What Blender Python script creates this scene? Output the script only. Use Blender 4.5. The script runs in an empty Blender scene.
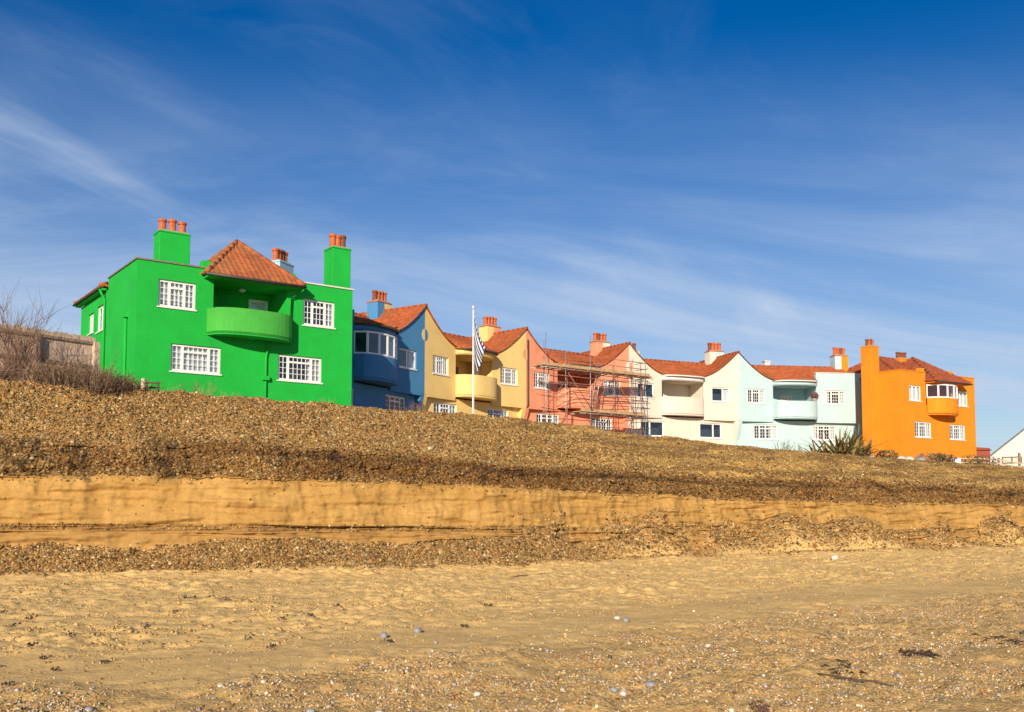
import bpy, math, random
import numpy as np
from mathutils import Vector
rng = random.Random(7); NR = np.random.default_rng(11)
sc = bpy.context.scene; COL = sc.collection

# ------------------------------------------------------------------ camera, sky, sun, exposure
cam = bpy.data.cameras.new('camera'); cam_o = bpy.data.objects.new('camera', cam); COL.objects.link(cam_o)
cam.sensor_width = 36.0; cam.lens = 36.0*950/1024; cam.shift_y = 82/1024; cam.clip_start = .1; cam.clip_end = 6000
cam_o.location = (0, 0, 1.6); cam_o.rotation_euler = (math.pi/2 + math.atan(62/950), 0, 0)
sc.camera = cam_o
SUN_ELEV, SUN_AZ = 19.0, 190.5                       # azimuth clockwise from +Y: behind the camera, a little left
W = bpy.data.worlds.new('World'); sc.world = W; W.use_nodes = True
def build_world():
    nt = W.node_tree; N = nt.nodes; L = nt.links; N.clear()
    out = N.new('ShaderNodeOutputWorld'); bg = N.new('ShaderNodeBackground'); bg.inputs[1].default_value = .075
    sky = N.new('ShaderNodeTexSky'); sky.sky_type = 'NISHITA'; sky.sun_disc = False
    sky.sun_elevation = math.radians(SUN_ELEV); sky.sun_rotation = math.radians(SUN_AZ)
    sky.altitude = 300; sky.air_density = 1.0; sky.dust_density = .25; sky.ozone_density = 3.0
    tc = N.new('ShaderNodeTexCoord'); sep = N.new('ShaderNodeSeparateXYZ'); L.new(tc.outputs['Generated'], sep.inputs[0])
    def math_(op, a, b=None, clamp=False):
        n = N.new('ShaderNodeMath'); n.operation = op; n.use_clamp = clamp
        for i, v in enumerate((a, b)):
            if v is None: continue
            if isinstance(v, (int, float)): n.inputs[i].default_value = v
            else: L.new(v, n.inputs[i])
        return n.outputs[0]
    zz = math_('ADD', math_('MAXIMUM', sep.outputs[2], 0.0), .16)
    cx = math_('DIVIDE', sep.outputs[0], zz); cy = math_('DIVIDE', sep.outputs[1], zz)
    cmb = N.new('ShaderNodeCombineXYZ'); L.new(cx, cmb.inputs[0]); L.new(cy, cmb.inputs[1])
    def noise(scale, rot, loc, nscale, detail, rough, dist):      # scale: frequency along and across the streaks, rot: their bearing
        mp = N.new('ShaderNodeMapping'); mp.vector_type = 'TEXTURE'; mp.inputs['Rotation'].default_value = (0, 0, math.radians(rot))
        mp.inputs['Scale'].default_value = (1/scale[0], 1/scale[1], 1); mp.inputs['Location'].default_value = (*loc, 0)
        L.new(cmb.outputs[0], mp.inputs[0])
        n = N.new('ShaderNodeTexNoise'); n.inputs['Scale'].default_value = nscale; n.inputs['Detail'].default_value = detail
        n.inputs['Roughness'].default_value = rough; n.inputs['Distortion'].default_value = dist
        L.new(mp.outputs[0], n.inputs['Vector']); return n.outputs[0]
    def ramp(v, a, b):
        r = N.new('ShaderNodeMapRange'); r.inputs[1].default_value = a; r.inputs[2].default_value = b; r.interpolation_type = 'SMOOTHSTEP'
        L.new(v, r.inputs[0]); return r.outputs[0]
    # cirrus: fine streaks gathered in patches, over a soft veil that thickens towards the horizon
    streak = ramp(noise((.40, 1.5), 62, (3.7, -2.3), 1.5, 10, .58, .35), .42, .80)
    streak2 = ramp(noise((.40, 1.7), 12, (8.3, 6.1), 1.2, 10, .62, .5), .46, .82)
    patch = ramp(noise((.8, 1.0), 60, (4.0, 1.5), .55, 3, .5, .3), .45, .66)
    patch2 = ramp(noise((.8, 1.2), 20, (2.2, 7.4), .55, 3, .5, .4), .42, .66)
    veil = ramp(noise((.45, 1.2), 15, (1.0, 9.0), 1.0, 10, .64, .9), .36, .66)
    wisp = ramp(noise((.7, 1.3), 40, (4.4, -7.0), 2.2, 12, .66, 1.4), .46, .78)
    low = ramp(sep.outputs[2], .46, .07)
    cl = math_('ADD', math_('MULTIPLY', math_('MULTIPLY', streak, patch), .62), math_('MULTIPLY', math_('MULTIPLY', streak2, patch2), .14))
    cl = math_('ADD', cl, math_('MULTIPLY', math_('ADD', math_('MULTIPLY', veil, .52), .48), math_('MULTIPLY', low, .96)))
    cl = math_('ADD', cl, math_('MULTIPLY', math_('MULTIPLY', math_('MULTIPLY', wisp, veil), math_('ADD', low, .35)), .16))
    cl = math_('MINIMUM', cl, .92)
    hsv = N.new('ShaderNodeHueSaturation'); hsv.inputs['Hue'].default_value = .512; hsv.inputs['Saturation'].default_value = 1.42; hsv.inputs['Value'].default_value = 1.06
    L.new(sky.outputs[0], hsv.inputs['Color'])
    mix = N.new('ShaderNodeMix'); mix.data_type = 'RGBA'
    L.new(cl, mix.inputs[0]); L.new(hsv.outputs[0], mix.inputs[6]); mix.inputs[7].default_value = (5.7, 6.9, 8.9, 1)
    L.new(mix.outputs[2], bg.inputs[0]); L.new(bg.outputs[0], out.inputs[0])
build_world()
sun = bpy.data.lights.new('sun', 'SUN'); sun_o = bpy.data.objects.new('sun', sun); COL.objects.link(sun_o)
sun.energy = 5.0; sun.angle = math.radians(.53); sun.color = (1.0, .86, .68)
_e, _a = math.radians(SUN_ELEV), math.radians(SUN_AZ)
SUND = Vector((math.sin(_a)*math.cos(_e), math.cos(_a)*math.cos(_e), math.sin(_e)))
sun_o.rotation_euler = SUND.to_track_quat('Z', 'Y').to_euler(); sun_o.location = (0, -30, 40)
sc.view_settings.view_transform = 'Standard'; sc.view_settings.look = 'None'
sc.view_settings.exposure = 0.3; sc.view_settings.gamma = 1.0; sc.view_settings.use_curve_mapping = False
sc.cycles.use_denoising = True; sc.cycles.max_bounces = 6; sc.cycles.transparent_max_bounces = 12

# ------------------------------------------------------------------ helpers: tags, mesh builder, facets
def tag(o, label=None, cat=None, group=None, kind=None):
    if label: o['label'] = label
    if cat: o['category'] = cat
    if group: o['group'] = group
    if kind: o['kind'] = kind
    return o
def empty(name, loc):
    o = bpy.data.objects.new(name, None); COL.objects.link(o); o.location = loc; o.empty_display_size = .3
    ORIG[o.name] = Vector(loc); return o
ORIG = {}
class MB:
    def __init__(s): s.v = []; s.f = []
    def poly(s, pts):
        i = len(s.v); s.v += [tuple(p) for p in pts]; s.f.append(tuple(range(i, i+len(pts)))); return s
    def hexa(s, b, t):                                # bottom ring, top ring (4 each, counter-clockwise from above)
        i = len(s.v); s.v += [tuple(p) for p in b] + [tuple(p) for p in t]
        s.f += [(i+3, i+2, i+1, i), (i+4, i+5, i+6, i+7)] + [(i+k, i+(k+1) % 4, i+4+(k+1) % 4, i+4+k) for k in range(4)]; return s
    def box(s, F, u0, u1, o0, o1, z0, z1):            # in a facet's own coordinates, o0 < o1
        r = [(u0, o1), (u1, o1), (u1, o0), (u0, o0)]
        r = [(u0, o0), (u0, o1), (u1, o1), (u1, o0)][::1]
        return s.hexa([F.pt(u, o, z0) for u, o in r], [F.pt(u, o, z1) for u, o in r])
    def tube(s, P, R, n=6, cap=True):
        P = [Vector(p) for p in P]; i0 = len(s.v)
        if not isinstance(R, (list, tuple)): R = [R]*len(P)
        for k, p in enumerate(P):
            d = (P[min(k+1, len(P)-1)] - P[max(k-1, 0)]).normalized()
            x = d.cross(Vector((0, 0, 1)) if abs(d.z) < .9 else Vector((1, 0, 0))).normalized(); y = d.cross(x)
            for j in range(n):
                a = 2*math.pi*j/n; s.v.append(tuple(p + (x*math.cos(a) + y*math.sin(a))*R[k]))
        for k in range(len(P)-1):
            for j in range(n):
                a = i0+k*n+j; b = i0+k*n+(j+1) % n; s.f.append((a, b, b+n, a+n))
        if cap: s.f.append(tuple(i0+j for j in range(n))[::-1]); e = i0+(len(P)-1)*n; s.f.append(tuple(e+j for j in range(n)))
        return s
    def lathe(s, c, prof, n=12):                      # prof: (radius, z) pairs about a vertical axis
        i0 = len(s.v)
        for r, z in prof:
            for j in range(n): a = 2*math.pi*j/n; s.v.append((c[0]+r*math.cos(a), c[1]+r*math.sin(a), z))
        for k in range(len(prof)-1):
            for j in range(n): a = i0+k*n+j; b = i0+k*n+(j+1) % n; s.f.append((a, b, b+n, a+n))
        s.f.append(tuple(i0+j for j in range(n))[::-1]); e = i0+(len(prof)-1)*n; s.f.append(tuple(e+j for j in range(n)))
        return s
    def grid(s, rows):                                # rows of points -> quads
        i0 = len(s.v); n = len(rows[0])
        for r in rows: s.v += [tuple(p) for p in r]
        for k in range(len(rows)-1):
            for j in range(n-1): a = i0+k*n+j; s.f.append((a, a+1, a+n+1, a+n))
        return s
    def build(s, name, mat, parent=None, smooth=False, bevel=0, kind=None, label=None):
        o0 = Vector((0, 0, 0)); p = parent
        while p is not None:
            if p.name in ORIG: o0 = ORIG[p.name]; break
            p = p.parent
        me = bpy.data.meshes.new(name)
        me.from_pydata([(a-o0.x, b-o0.y, c-o0.z) for a, b, c in s.v], [], s.f); me.update()
        if smooth: me.polygons.foreach_set('use_smooth', [True]*len(me.polygons))
        me.materials.append(M[mat] if isinstance(mat, str) else mat)
        o = bpy.data.objects.new(name, me); COL.objects.link(o)
        if parent is not None: o.parent = parent
        if bevel:
            b = o.modifiers.new('bevel', 'BEVEL'); b.width = bevel; b.segments = 1; b.limit_method = 'ANGLE'
        if kind: o['kind'] = kind
        if label: o['label'] = label
        return o
class Fac:                                            # a vertical plane: u along it, o outward, z up
    def __init__(s, o, a):
        r = math.radians(a); s.a = a; s.u = Vector((math.sin(r), math.cos(r), 0)); s.n = Vector((s.u.y, -s.u.x, 0)); s.o = Vector((o[0], o[1], 0))
    def pt(s, u, o, z): return s.o + s.u*u + s.n*o + Vector((0, 0, z))
    def xy(s, u, o): p = s.pt(u, o, 0); return (p.x, p.y)
    def co(s, x, y): d = Vector((x, y, 0)) - s.o; return d.dot(s.u), d.dot(s.n)

# ------------------------------------------------------------------ materials
M = {}
def newmat(name):
    m = bpy.data.materials.new(name); m.use_nodes = True; nt = m.node_tree; M[name] = m
    return m, nt.nodes, nt.links, nt.nodes['Principled BSDF']
def ntex(N, L, kind, scale, vec, **kw):
    n = N.new(kind); n.inputs['Scale'].default_value = scale; L.new(vec, n.inputs['Vector'])
    for k, v in kw.items(): n.inputs[k].default_value = v
    return n
def mixc(N, L, fac, a, b, mode='MIX'):
    m = N.new('ShaderNodeMix'); m.data_type = 'RGBA'; m.blend_type = mode
    for i, v in ((0, fac), (6, a), (7, b)):
        if isinstance(v, (int, float)): m.inputs[i].default_value = v
        elif isinstance(v, tuple): m.inputs[i].default_value = (*v, 1)
        else: L.new(v, m.inputs[i])
    return m.outputs[2]
def mrange(N, L, v, a, b, c=0., d=1.):
    r = N.new('ShaderNodeMapRange'); L.new(v, r.inputs[0])
    for i, x in ((1, a), (2, b), (3, c), (4, d)): r.inputs[i].default_value = x
    return r.outputs[0]
def stucco(name, col, var=.10, rough=.85, bump=.45, dirt=.30):
    m, N, L, P = newmat(name); tc = N.new('ShaderNodeTexCoord'); v = tc.outputs['Object']
    a = ntex(N, L, 'ShaderNodeTexNoise', .9, v, Detail=6, Roughness=.6)
    mp = N.new('ShaderNodeMapping'); mp.inputs['Scale'].default_value = (2.2, 2.2, .25); L.new(v, mp.inputs[0])
    st = ntex(N, L, 'ShaderNodeTexNoise', 1.6, mp.outputs[0], Detail=5, Roughness=.65)
    sp = ntex(N, L, 'ShaderNodeTexNoise', 5.5, v, Detail=8, Roughness=.75); dark = tuple(c*(1-var*1.6) for c in col); lite = tuple(min(1, c*(1+var)) for c in col)
    c1 = mixc(N, L, mrange(N, L, a.outputs[0], .3, .7), dark, lite)
    c2 = mixc(N, L, mrange(N, L, st.outputs[0], .58, .82, 0, dirt), c1, tuple(c*.45+.03 for c in col))
    c2 = mixc(N, L, mrange(N, L, sp.outputs[0], .50, .78, 0, .30), c2, tuple(min(1, c*.72+.02) for c in col))
    L.new(c2, P.inputs['Base Color']); P.inputs['Roughness'].default_value = rough
    b = ntex(N, L, 'ShaderNodeTexNoise', 16, v, Detail=5, Roughness=.7)
    bp = N.new('ShaderNodeBump'); bp.inputs['Strength'].default_value = bump; bp.inputs['Distance'].default_value = .03
    L.new(b.outputs[0], bp.inputs['Height']); L.new(bp.outputs[0], P.inputs['Normal'])
    return m
def plain(name, col, rough=.6, var=.15, scale=6., metal=0., bump=0.):
    m, N, L, P = newmat(name); tc = N.new('ShaderNodeTexCoord'); v = tc.outputs['Object']
    a = ntex(N, L, 'ShaderNodeTexNoise', scale, v, Detail=5, Roughness=.6)
    L.new(mixc(N, L, mrange(N, L, a.outputs[0], .3, .7), tuple(c*(1-var) for c in col), tuple(min(1, c*(1+var)) for c in col)), P.inputs['Base Color'])
    P.inputs['Roughness'].default_value = rough; P.inputs['Metallic'].default_value = metal
    if bump:
        bp = N.new('ShaderNodeBump'); bp.inputs['Strength'].default_value = bump; bp.inputs['Distance'].default_value = .02
        L.new(a.outputs[0], bp.inputs['Height']); L.new(bp.outputs[0], P.inputs['Normal'])
    return m
stucco('green_render', (.002, .42, .038), .09, dirt=.35)
stucco('green_faded', (.055, .40, .045), .10, dirt=.12)  # lighter, yellower green for the bowed balcony parapet
stucco('blue_render', (.06, .235, .45), .06, dirt=.15)
stucco('pale_blue_render', (.36, .60, .76), .08)
stucco('yellow_render', (.84, .595, .215), .06, dirt=.16)
stucco('pink_render', (.83, .31, .175), .10, dirt=.22)
stucco('cream_render', (.74, .66, .545), .05, dirt=.12)
stucco('mint_render', (.46, .62, .635), .04, dirt=.12)
stucco('orange_render', (.76, .25, .005), .07, dirt=.22)
stucco('white_render', (.66, .64, .61), .04)
plain('white_paint', (.80, .79, .76), .45, .05)
plain('sill_paint', (.74, .73, .70), .5, .08)
plain('coping_grey', (.20, .17, .13), .8, .25)
plain('coping_pale', (.66, .62, .55), .7, .15)
plain('gutter_dark', (.05, .045, .04), .5, .2)
plain('pot_terracotta', (.46, .115, .035), .75, .25, 9)
plain('pot_dark', (.20, .06, .025), .8, .3, 9)
plain('mortar', (.36, .30, .22), .9, .2, 12)
plain('lead_flashing', (.17, .18, .20), .55, .2)
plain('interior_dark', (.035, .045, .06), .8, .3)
plain('curtain_white', (.74, .72, .68), .9, .08)
plain('curtain_cream', (.68, .58, .44), .9, .1)
plain('door_brown', (.16, .10, .06), .6, .2)
plain('door_white', (.72, .70, .66), .5, .1)
plain('galvanised', (.42, .41, .40), .45, .25, 14, .6)
plain('rust_tube', (.30, .13, .085), .7, .35, 14)
plain('scaffold_board', (.44, .30, .15), .85, .35, 5, bump=.3)
plain('sheet_grey', (.42, .41, .38), .8, .2)
plain('fence_wood', (.58, .44, .31), .9, .28, 5, bump=.4)
plain('post_wood', (.30, .21, .14), .9, .3, 5, bump=.4)
plain('bench_wood', (.09, .055, .035), .8, .3)
plain('brick_red', (.30, .07, .045), .9, .35, 14)
plain('slate_grey', (.13, .13, .14), .7, .2)
plain('metal_white', (.80, .80, .79), .35, .04)
plain('twig', (.135, .075, .050), .9, .35, 8)
plain('twig_pale', (.30, .20, .11), .9, .35, 8)
plain('dry_grass', (.36, .24, .10), .9, .35, 4)
plain('leaf_olive', (.085, .085, .028), .7, .35, 6)
plain('leaf_bronze', (.17, .115, .035), .6, .35, 4)
plain('leaf_gold', (.34, .25, .09), .6, .3, 4)
plain('leaf_dark', (.075, .055, .03), .6, .35, 4)
plain('seaweed_dark', (.055, .036, .018), .7, .4, 20)
plain('stone_grey', (.28, .28, .29), .7, .3, 30, bump=.2)
plain('stone_pale', (.58, .54, .47), .75, .2, 20, bump=.2)
plain('stone_dark', (.085, .08, .08), .6, .35, 25, bump=.2)
plain('stone_brown', (.34, .19, .08), .75, .3, 25, bump=.2)
plain('basket_red', (.22, .06, .04), .9, .3, 30)
def tile_mat(name, a, b, moss):
    m, N, L, P = newmat(name); tc = N.new('ShaderNodeTexCoord'); v = tc.outputs['Object']
    vo = ntex(N, L, 'ShaderNodeTexVoronoi', 3.6, v); n = ntex(N, L, 'ShaderNodeTexNoise', .9, v, Detail=6, Roughness=.65)
    c = mixc(N, L, mrange(N, L, vo.outputs['Color'], .1, .9), a, b)
    c = mixc(N, L, mrange(N, L, n.outputs[0], .48, .70, 0, .75), c, moss)
    L.new(c, P.inputs['Base Color']); P.inputs['Roughness'].default_value = .85
    k = ntex(N, L, 'ShaderNodeTexNoise', 22, v, Detail=4); bp = N.new('ShaderNodeBump'); bp.inputs['Strength'].default_value = .3; bp.inputs['Distance'].default_value = .02
    L.new(k.outputs[0], bp.inputs['Height']); L.new(bp.outputs[0], P.inputs['Normal'])
tile_mat('tile_orange', (.44, .105, .024), (.27, .062, .020), (.22, .10, .035))
tile_mat('tile_ochre', (.44, .13, .038), (.26, .072, .026), (.26, .15, .055))
tile_mat('tile_red', (.36, .080, .028), (.23, .055, .022), (.17, .07, .03))
def glass_mat(name, tint):
    m, N, L, P = newmat(name); N.remove(P); out = N['Material Output']
    lw = N.new('ShaderNodeLayerWeight'); pw = N.new('ShaderNodeMath'); pw.operation = 'POWER'; L.new(lw.outputs['Facing'], pw.inputs[0]); pw.inputs[1].default_value = 3.5
    fr = N.new('ShaderNodeMapRange'); L.new(pw.outputs[0], fr.inputs[0]); fr.inputs[3].default_value = .045; fr.inputs[4].default_value = .9
    tr = N.new('ShaderNodeBsdfTransparent'); tr.inputs[0].default_value = (*tint, 1)
    gl = N.new('ShaderNodeBsdfGlossy'); gl.inputs['Roughness'].default_value = .03; gl.inputs[0].default_value = (.95, .97, 1, 1)
    tc = N.new('ShaderNodeTexCoord'); nz = ntex(N, L, 'ShaderNodeTexNoise', 2.5, tc.outputs['Object'])
    bp = N.new('ShaderNodeBump'); bp.inputs['Strength'].default_value = .05; bp.inputs['Distance'].default_value = .05
    L.new(nz.outputs[0], bp.inputs['Height']); L.new(bp.outputs[0], gl.inputs['Normal'])
    mx = N.new('ShaderNodeMixShader'); L.new(fr.outputs[0], mx.inputs[0]); L.new(tr.outputs[0], mx.inputs[1]); L.new(gl.outputs[0], mx.inputs[2])
    L.new(mx.outputs[0], out.inputs[0])
glass_mat('glass', (.90, .93, .95))

# ------------------------------------------------------------------ noise for the terrain
def perlin(x, y, seed):
    r = np.random.default_rng(seed); P = r.permutation(512); P = np.concatenate([P, P, P]); ang = r.random(512)*2*np.pi; gx = np.cos(ang); gy = np.sin(ang)
    xi = np.floor(x).astype(np.int64); yi = np.floor(y).astype(np.int64); xf = x-xi; yf = y-yi; xi &= 511; yi &= 511
    def g(ix, iy, dx, dy): h = P[P[ix & 511]+(iy & 511)]; return gx[h]*dx+gy[h]*dy
    u = xf*xf*xf*(xf*(xf*6-15)+10); v = yf*yf*yf*(yf*(yf*6-15)+10)
    a = g(xi, yi, xf, yf); b = g(xi+1, yi, xf-1, yf); c = g(xi, yi+1, xf, yf-1); d = g(xi+1, yi+1, xf-1, yf-1)
    return ((a+(b-a)*u)+((c+(d-c)*u)-(a+(b-a)*u))*v)*1.4
def fbm(x, y, seed, octv=4, gain=.5):
    t = 0; a = 1.
    for k in range(octv): t = t+a*perlin(x*2**k+k*17.3, y*2**k+k*9.1, seed+k); a *= gain
    return t
def sstep(a, b, x): t = np.clip((x-a)/(b-a), 0, 1); return t*t*(3-2*t)

# ------------------------------------------------------------------ terrain: beach, eroded bank, plateau, one sheet
TS = Vector((math.sin(math.radians(65)), math.cos(math.radians(65)), 0)); TQ = Vector((-TS.y, TS.x, 0))
def sq(x, y): return x*TS.x+y*TS.y, x*TQ.x+y*TQ.y
BASE_S = [-300, -30, -10, -1.3, 3.8, 9.7, 18.1, 28.9, 45, 80, 400]
BASE_Q = [40, 27, 24.2, 23.0, 21.6, 20.9, 21.5, 21.6, 21.8, 23, 40]
SANDTOP = [2.2, 2.2, 2.18, 2.15, 2.10, 1.94, 1.58, 1.42, 1.35, 1.3, 1.3]
LIP = [3.1, 3.05, 3.0, 2.96, 2.86, 2.55, 2.25, 2.02, 1.95, 1.9, 1.9]
CREST_S = [-300, -30, -10, -1.7, 8.9, 17, 22.4, 30.7, 41.7, 52, 57, 80, 400]
CREST_Q = [50, 35, 31, 29.5, 32.3, 35.1, 35.9, 38.6, 41.2, 41.8, 42.5, 44, 60]
CREST_Z = [5, 5, 4.95, 4.88, 4.87, 4.86, 4.56, 4.33, 4.03, 3.78, 3.6, 3.2, 3.2]
BND_S = [-300, -.5, 2.4, 7.6, 15.4, 40, 400]; BND_Q = [9, 9.1, 9.1, 10.4, 11.6, 13, 13]
def build_terrain():
    s = np.concatenate([np.linspace(-300, -40, 14)[:-1], np.linspace(-40, -5, 70)[:-1], np.arange(-5, 22, .045), np.arange(22, 62, .085), np.linspace(62, 110, 60), np.linspace(115, 400, 14)])
    q0 = np.interp(s, BASE_S, BASE_Q) + .30*perlin(s*.22, s*0+3.3, 5) + .12*perlin(s*.7, s*0+1.3, 6)
    st = np.interp(s, BASE_S, SANDTOP) + .05*perlin(s*.35, s*0+8.1, 7) + .04*perlin(s*1.7, s*0+2.1, 8) + .03*perlin(s*5.3, s*0+7.7, 14)
    lp = np.interp(s, BASE_S, LIP) + .14*perlin(s*.3, s*0+4.4, 9) + .08*perlin(s*1.1, s*0+1.9, 15) + .04*perlin(s*4, s*0+5.9, 16)
    qc = np.interp(s, CREST_S, CREST_Q) + .3*perlin(s*.25, s*0+6.4, 10); zc = np.interp(s, CREST_S, CREST_Z) + .05*perlin(s*.5, s*0+1.4, 12) - .02
    talh = .46+.14*perlin(s*.45, s*0+2.7, 13) - .30*sstep(9, 14, s)
    for c, w, h in ((11.2, .6, .30), (14.6, .8, .75), (13.2, 1.0, .30), (17.2, .6, .3), (19.6, 1.3, .75), (22.4, 1.6, .70), (26.2, .8, .4), (29.0, 1.0, .8), (9.4, 2.2, .12), (4.6, 1.8, .16), (33.5, 2, .3), (40, 3, .4)):
        talh = talh+h*np.exp(-((s-c)/w)**2)
    talh = np.minimum(np.maximum(talh, .10), st-.35)
    sb = np.maximum(1.09-.015*np.clip(s, 0, 12)-.25*sstep(16, 24, s), .25)     # ledge under the clean sand face
    sb = np.maximum(sb, talh+.12); sb = np.minimum(sb, st-.25)
    mid = np.maximum(talh+.03, sb-.22)
    one = np.ones_like(s)
    K = [(-900*one, -3.5*one), (-60*one, -2.6*one), (-16*one, -1.25*one), (2.2*one, -.26*one), (7.5*one, -.06*one), (13*one, .0*one), (q0-1.6, .02*one), (q0, .06+.1*talh), (q0+.95, talh), (q0+1.05, mid), (q0+1.14+.08*(1-sstep(8, 12, s)), mid+.12), (q0+1.20-.07*(1-sstep(8, 12, s)), sb),
         (q0+1.34, st-.02), (q0+1.42, st+.03), (q0+1.95, lp-.06), (q0+2.12, lp), (q0+3.2, lp+.36), (.45*(q0+3.2)+.55*qc, lp*.35+zc*.65-.05), (qc, zc), (qc+1.6, zc-.05), (qc+4, zc*.6+4.4*.4-.1), (qc+9, 4.35+0*s), (qc+60, 4.3+0*s), (qc+900, 4*one)]
    cnt = [2, 5, 40, 90, 95, 110, 34, 26, 12, 8, 6, 40, 5, 30, 8, 34, 60, 50, 24, 12, 10, 16, 8]
    Q = []; Z = []; G = []
    for k, n in enumerate(cnt):
        for j in range(n):
            t = j/n; Q.append(K[k][0]*(1-t)+K[k+1][0]*t); Z.append(K[k][1]*(1-t)+K[k+1][1]*t); G.append(k+t)
    Q.append(K[-1][0]); Z.append(K[-1][1]); G.append(len(cnt))
    Q = np.array(Q); Z = np.array(Z); G = np.array(G)[:, None]+0*Q; S = s[None, :]+0*Q
    # zone weights, by place on the profile
    face = sstep(7.0, 8.5, G)*(1-sstep(15.2, 16.6, G))                 # everything steep
    sandface = sstep(10.7, 11.05, G)*(1-sstep(12.5, 13.0, G))
    scarp = sstep(12.7, 13.1, G)*(1-sstep(14.8, 15.5, G))
    upper = sstep(14.8, 15.5, G)
    talus = sstep(6.55, 7.25, G+.35*perlin(S*1.1, Q*1.1, 31))*(1-sstep(7.9, 8.35, G+.25*perlin(S*2, G*3, 32)))*(1-.85*sstep(10, 13.5, S+1.2*perlin(S*.5, Q*.5, 35)))
    slump = np.zeros_like(S)
    for c, w in ((11.2, .7), (14.5, 1.3), (17.2, .6), (19.8, 1.6), (22.8, 1.7), (26.2, .9), (29.2, 1.2), (34, 2), (40, 3)): slump = np.maximum(slump, np.exp(-((S-c)/w)**4))
    slump *= sstep(7, 8, G)*(1-sstep(10.2, 11.5, G+.9*perlin(S*1.5, Z*2, 36)))*np.clip(.75+.9*perlin(S*2.2, Z*3, 37), .1, 1)
    bq = np.interp(S, BND_S, BND_Q)+.7*perlin(S*.35, Q*.2, 33)+.35*perlin(S*1.4, Q*1.2, 34)
    fore = 1-sstep(-.25, .35, Q-bq); beach = 1-sstep(6.6, 7.0, G)
    # relief
    near = (S > -8) & (S < 75) & (G > 2.0) & (G < 20)
    nz = np.where(near, 1., .3)
    b1 = fbm(S*.45, Q*.45, 41, 3); b2 = fbm(S*2.1, Q*3.2, 42, 3); b3 = fbm(S*5, Q*6, 43, 3, .6)
    lump = np.clip(1.1-.9*np.abs(Q-bq-1.3)/1.6, 0, 1)                   # smoother damp strip beside the shingle edge
    dz = beach*(.05*b1+(1-.85*lump*(1-fore))*(.034*b2+.040*b3*(.4+.9*np.clip(b1+.3, 0, 1)))) - beach*fore*.05*sstep(0, 1.2, bq-Q)
    g1 = fbm(S*.5, G*2+Z, 44, 3); g2 = fbm(S*3.2, Z*3+Q*3, 45, 3); g3 = fbm(S*9, Z*9+Q*9, 46, 2)
    v1 = fbm(S*2.6, Z*.7, 47, 4)
    dq = face*(.13*g1+.06*g2*(1-.6*sandface)) + sandface*(.05*v1+.022*fbm(S*7, Z*2.2, 49, 4, .6)+.010*g3+.03*np.minimum(0, perlin(S*3.1, Z*.25, 50)+.35)) + scarp*(.06*fbm(S*4, Z*1.5, 48, 3)+.03*g3) + slump*(.12*g2-.10+.04*g3) + talus*face*.05*g3
    dz += upper*(.13*g1+.055*g2+.025*g3)*sstep(0, 1, G-14.9)*(1-.5*sstep(17.5, 19, G)) + talus*(.04*g2+.03*g3)+slump*.06*g3
    # small terraces on the upper slope towards the right, as in tide-cut shingle
    dz += upper*(1-sstep(17.4, 18, G))*sstep(6, 14, S)*.075*np.sin((Z+.35*perlin(S*.25, Q*.1, 51))*9)
    Q2 = Q+dq*nz; Z2 = Z+dz*nz
    X = S*TS.x+Q2*TQ.x; Y = S*TS.y+Q2*TQ.y
    n1 = .5+.5*fbm(S*.8, Q*.8+Z*2, 61, 4); n2 = .5+.5*fbm(S*.25, Q*.6+Z*3, 62, 3); nst = fbm(S*1.0, Q*4.5, 63, 4)
    def mix(a, b, w): return a*(1-w[..., None])+np.array(b)*w[..., None]
    sand_b = np.array([.82, .545, .205]); C = np.zeros(S.shape+(3,))+sand_b
    C = mix(C, (.88, .57, .19), np.clip(nst*.9, 0, 1)*beach*.8); C = mix(C, (.60, .385, .145), np.clip(-nst*.9, 0, 1)*beach*.7)
    C = mix(C, (.77, .50, .19), beach*lump*(1-fore)*.7)                # damp sand
    C = mix(C, (.58, .38, .145), beach*fore)
    C = mix(C, (.33, .205, .08), talus)
    C = mix(C, (.37, .21, .066), face*(1-talus)*(1-scarp)*(1-sandface)*(1-slump))
    C = mix(C, (.385, .215, .058), sandface*(.75+.25*n1)); C = mix(C, (.33, .178, .045), sandface*np.clip(v1*.8+.2, 0, 1)*.6)
    band = sstep(9.3, 9.9, G)*(1-sstep(10.75, 11.0, G))
    fis = np.clip(1-np.abs(perlin(S*2.3+.3*perlin(S*2, Z*3, 54), Z*.35, 55))/.05, 0, 1)*sandface*np.clip(perlin(S*.8, Z*.8, 56)*2, 0, 1)
    C = mix(C, (.20, .115, .04), fis*.6); C = mix(C, (.30, .165, .05), sandface*np.clip(fbm(S*1.5, Z*6, 57, 4)*1.2-.1, 0, 1)*.6)
    C = mix(C, (.27, .155, .055), band*(1-slump)*np.clip(.35+n1, 0, 1)*(1-.85*sstep(8, 12, S)))
    C = mix(C, (.38, .235, .095), slump)
    C = mix(C, (.26, .145, .050), scarp); C = mix(C, (.37, .20, .06), scarp*np.clip(n1*1.6-.6, 0, 1)*.8)
    C = mix(C, (.37, .238, .078), upper); C = mix(C, (.58, .345, .10), upper*np.clip(n2*1.6-.25, 0, 1)*sstep(8, 18, S))
    C = mix(C, (.33, .20, .075), upper*np.clip(.7-n2*1.6, 0, 1))
    lay = sstep(.15, .75, np.sin((Z+.30*perlin(S*.22, Q*.1, 52)+.05*perlin(S*2, Q*2, 53))*11))*sstep(7, 14, S)*upper*(1-sstep(17.6, 18.2, G))
    C = mix(C, (.25, .145, .048), lay*.85)                               # darker, damper layers in the right part of the bank
    C = mix(C, (.17, .115, .05), sstep(19.2, 21, G)*.7)
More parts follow.
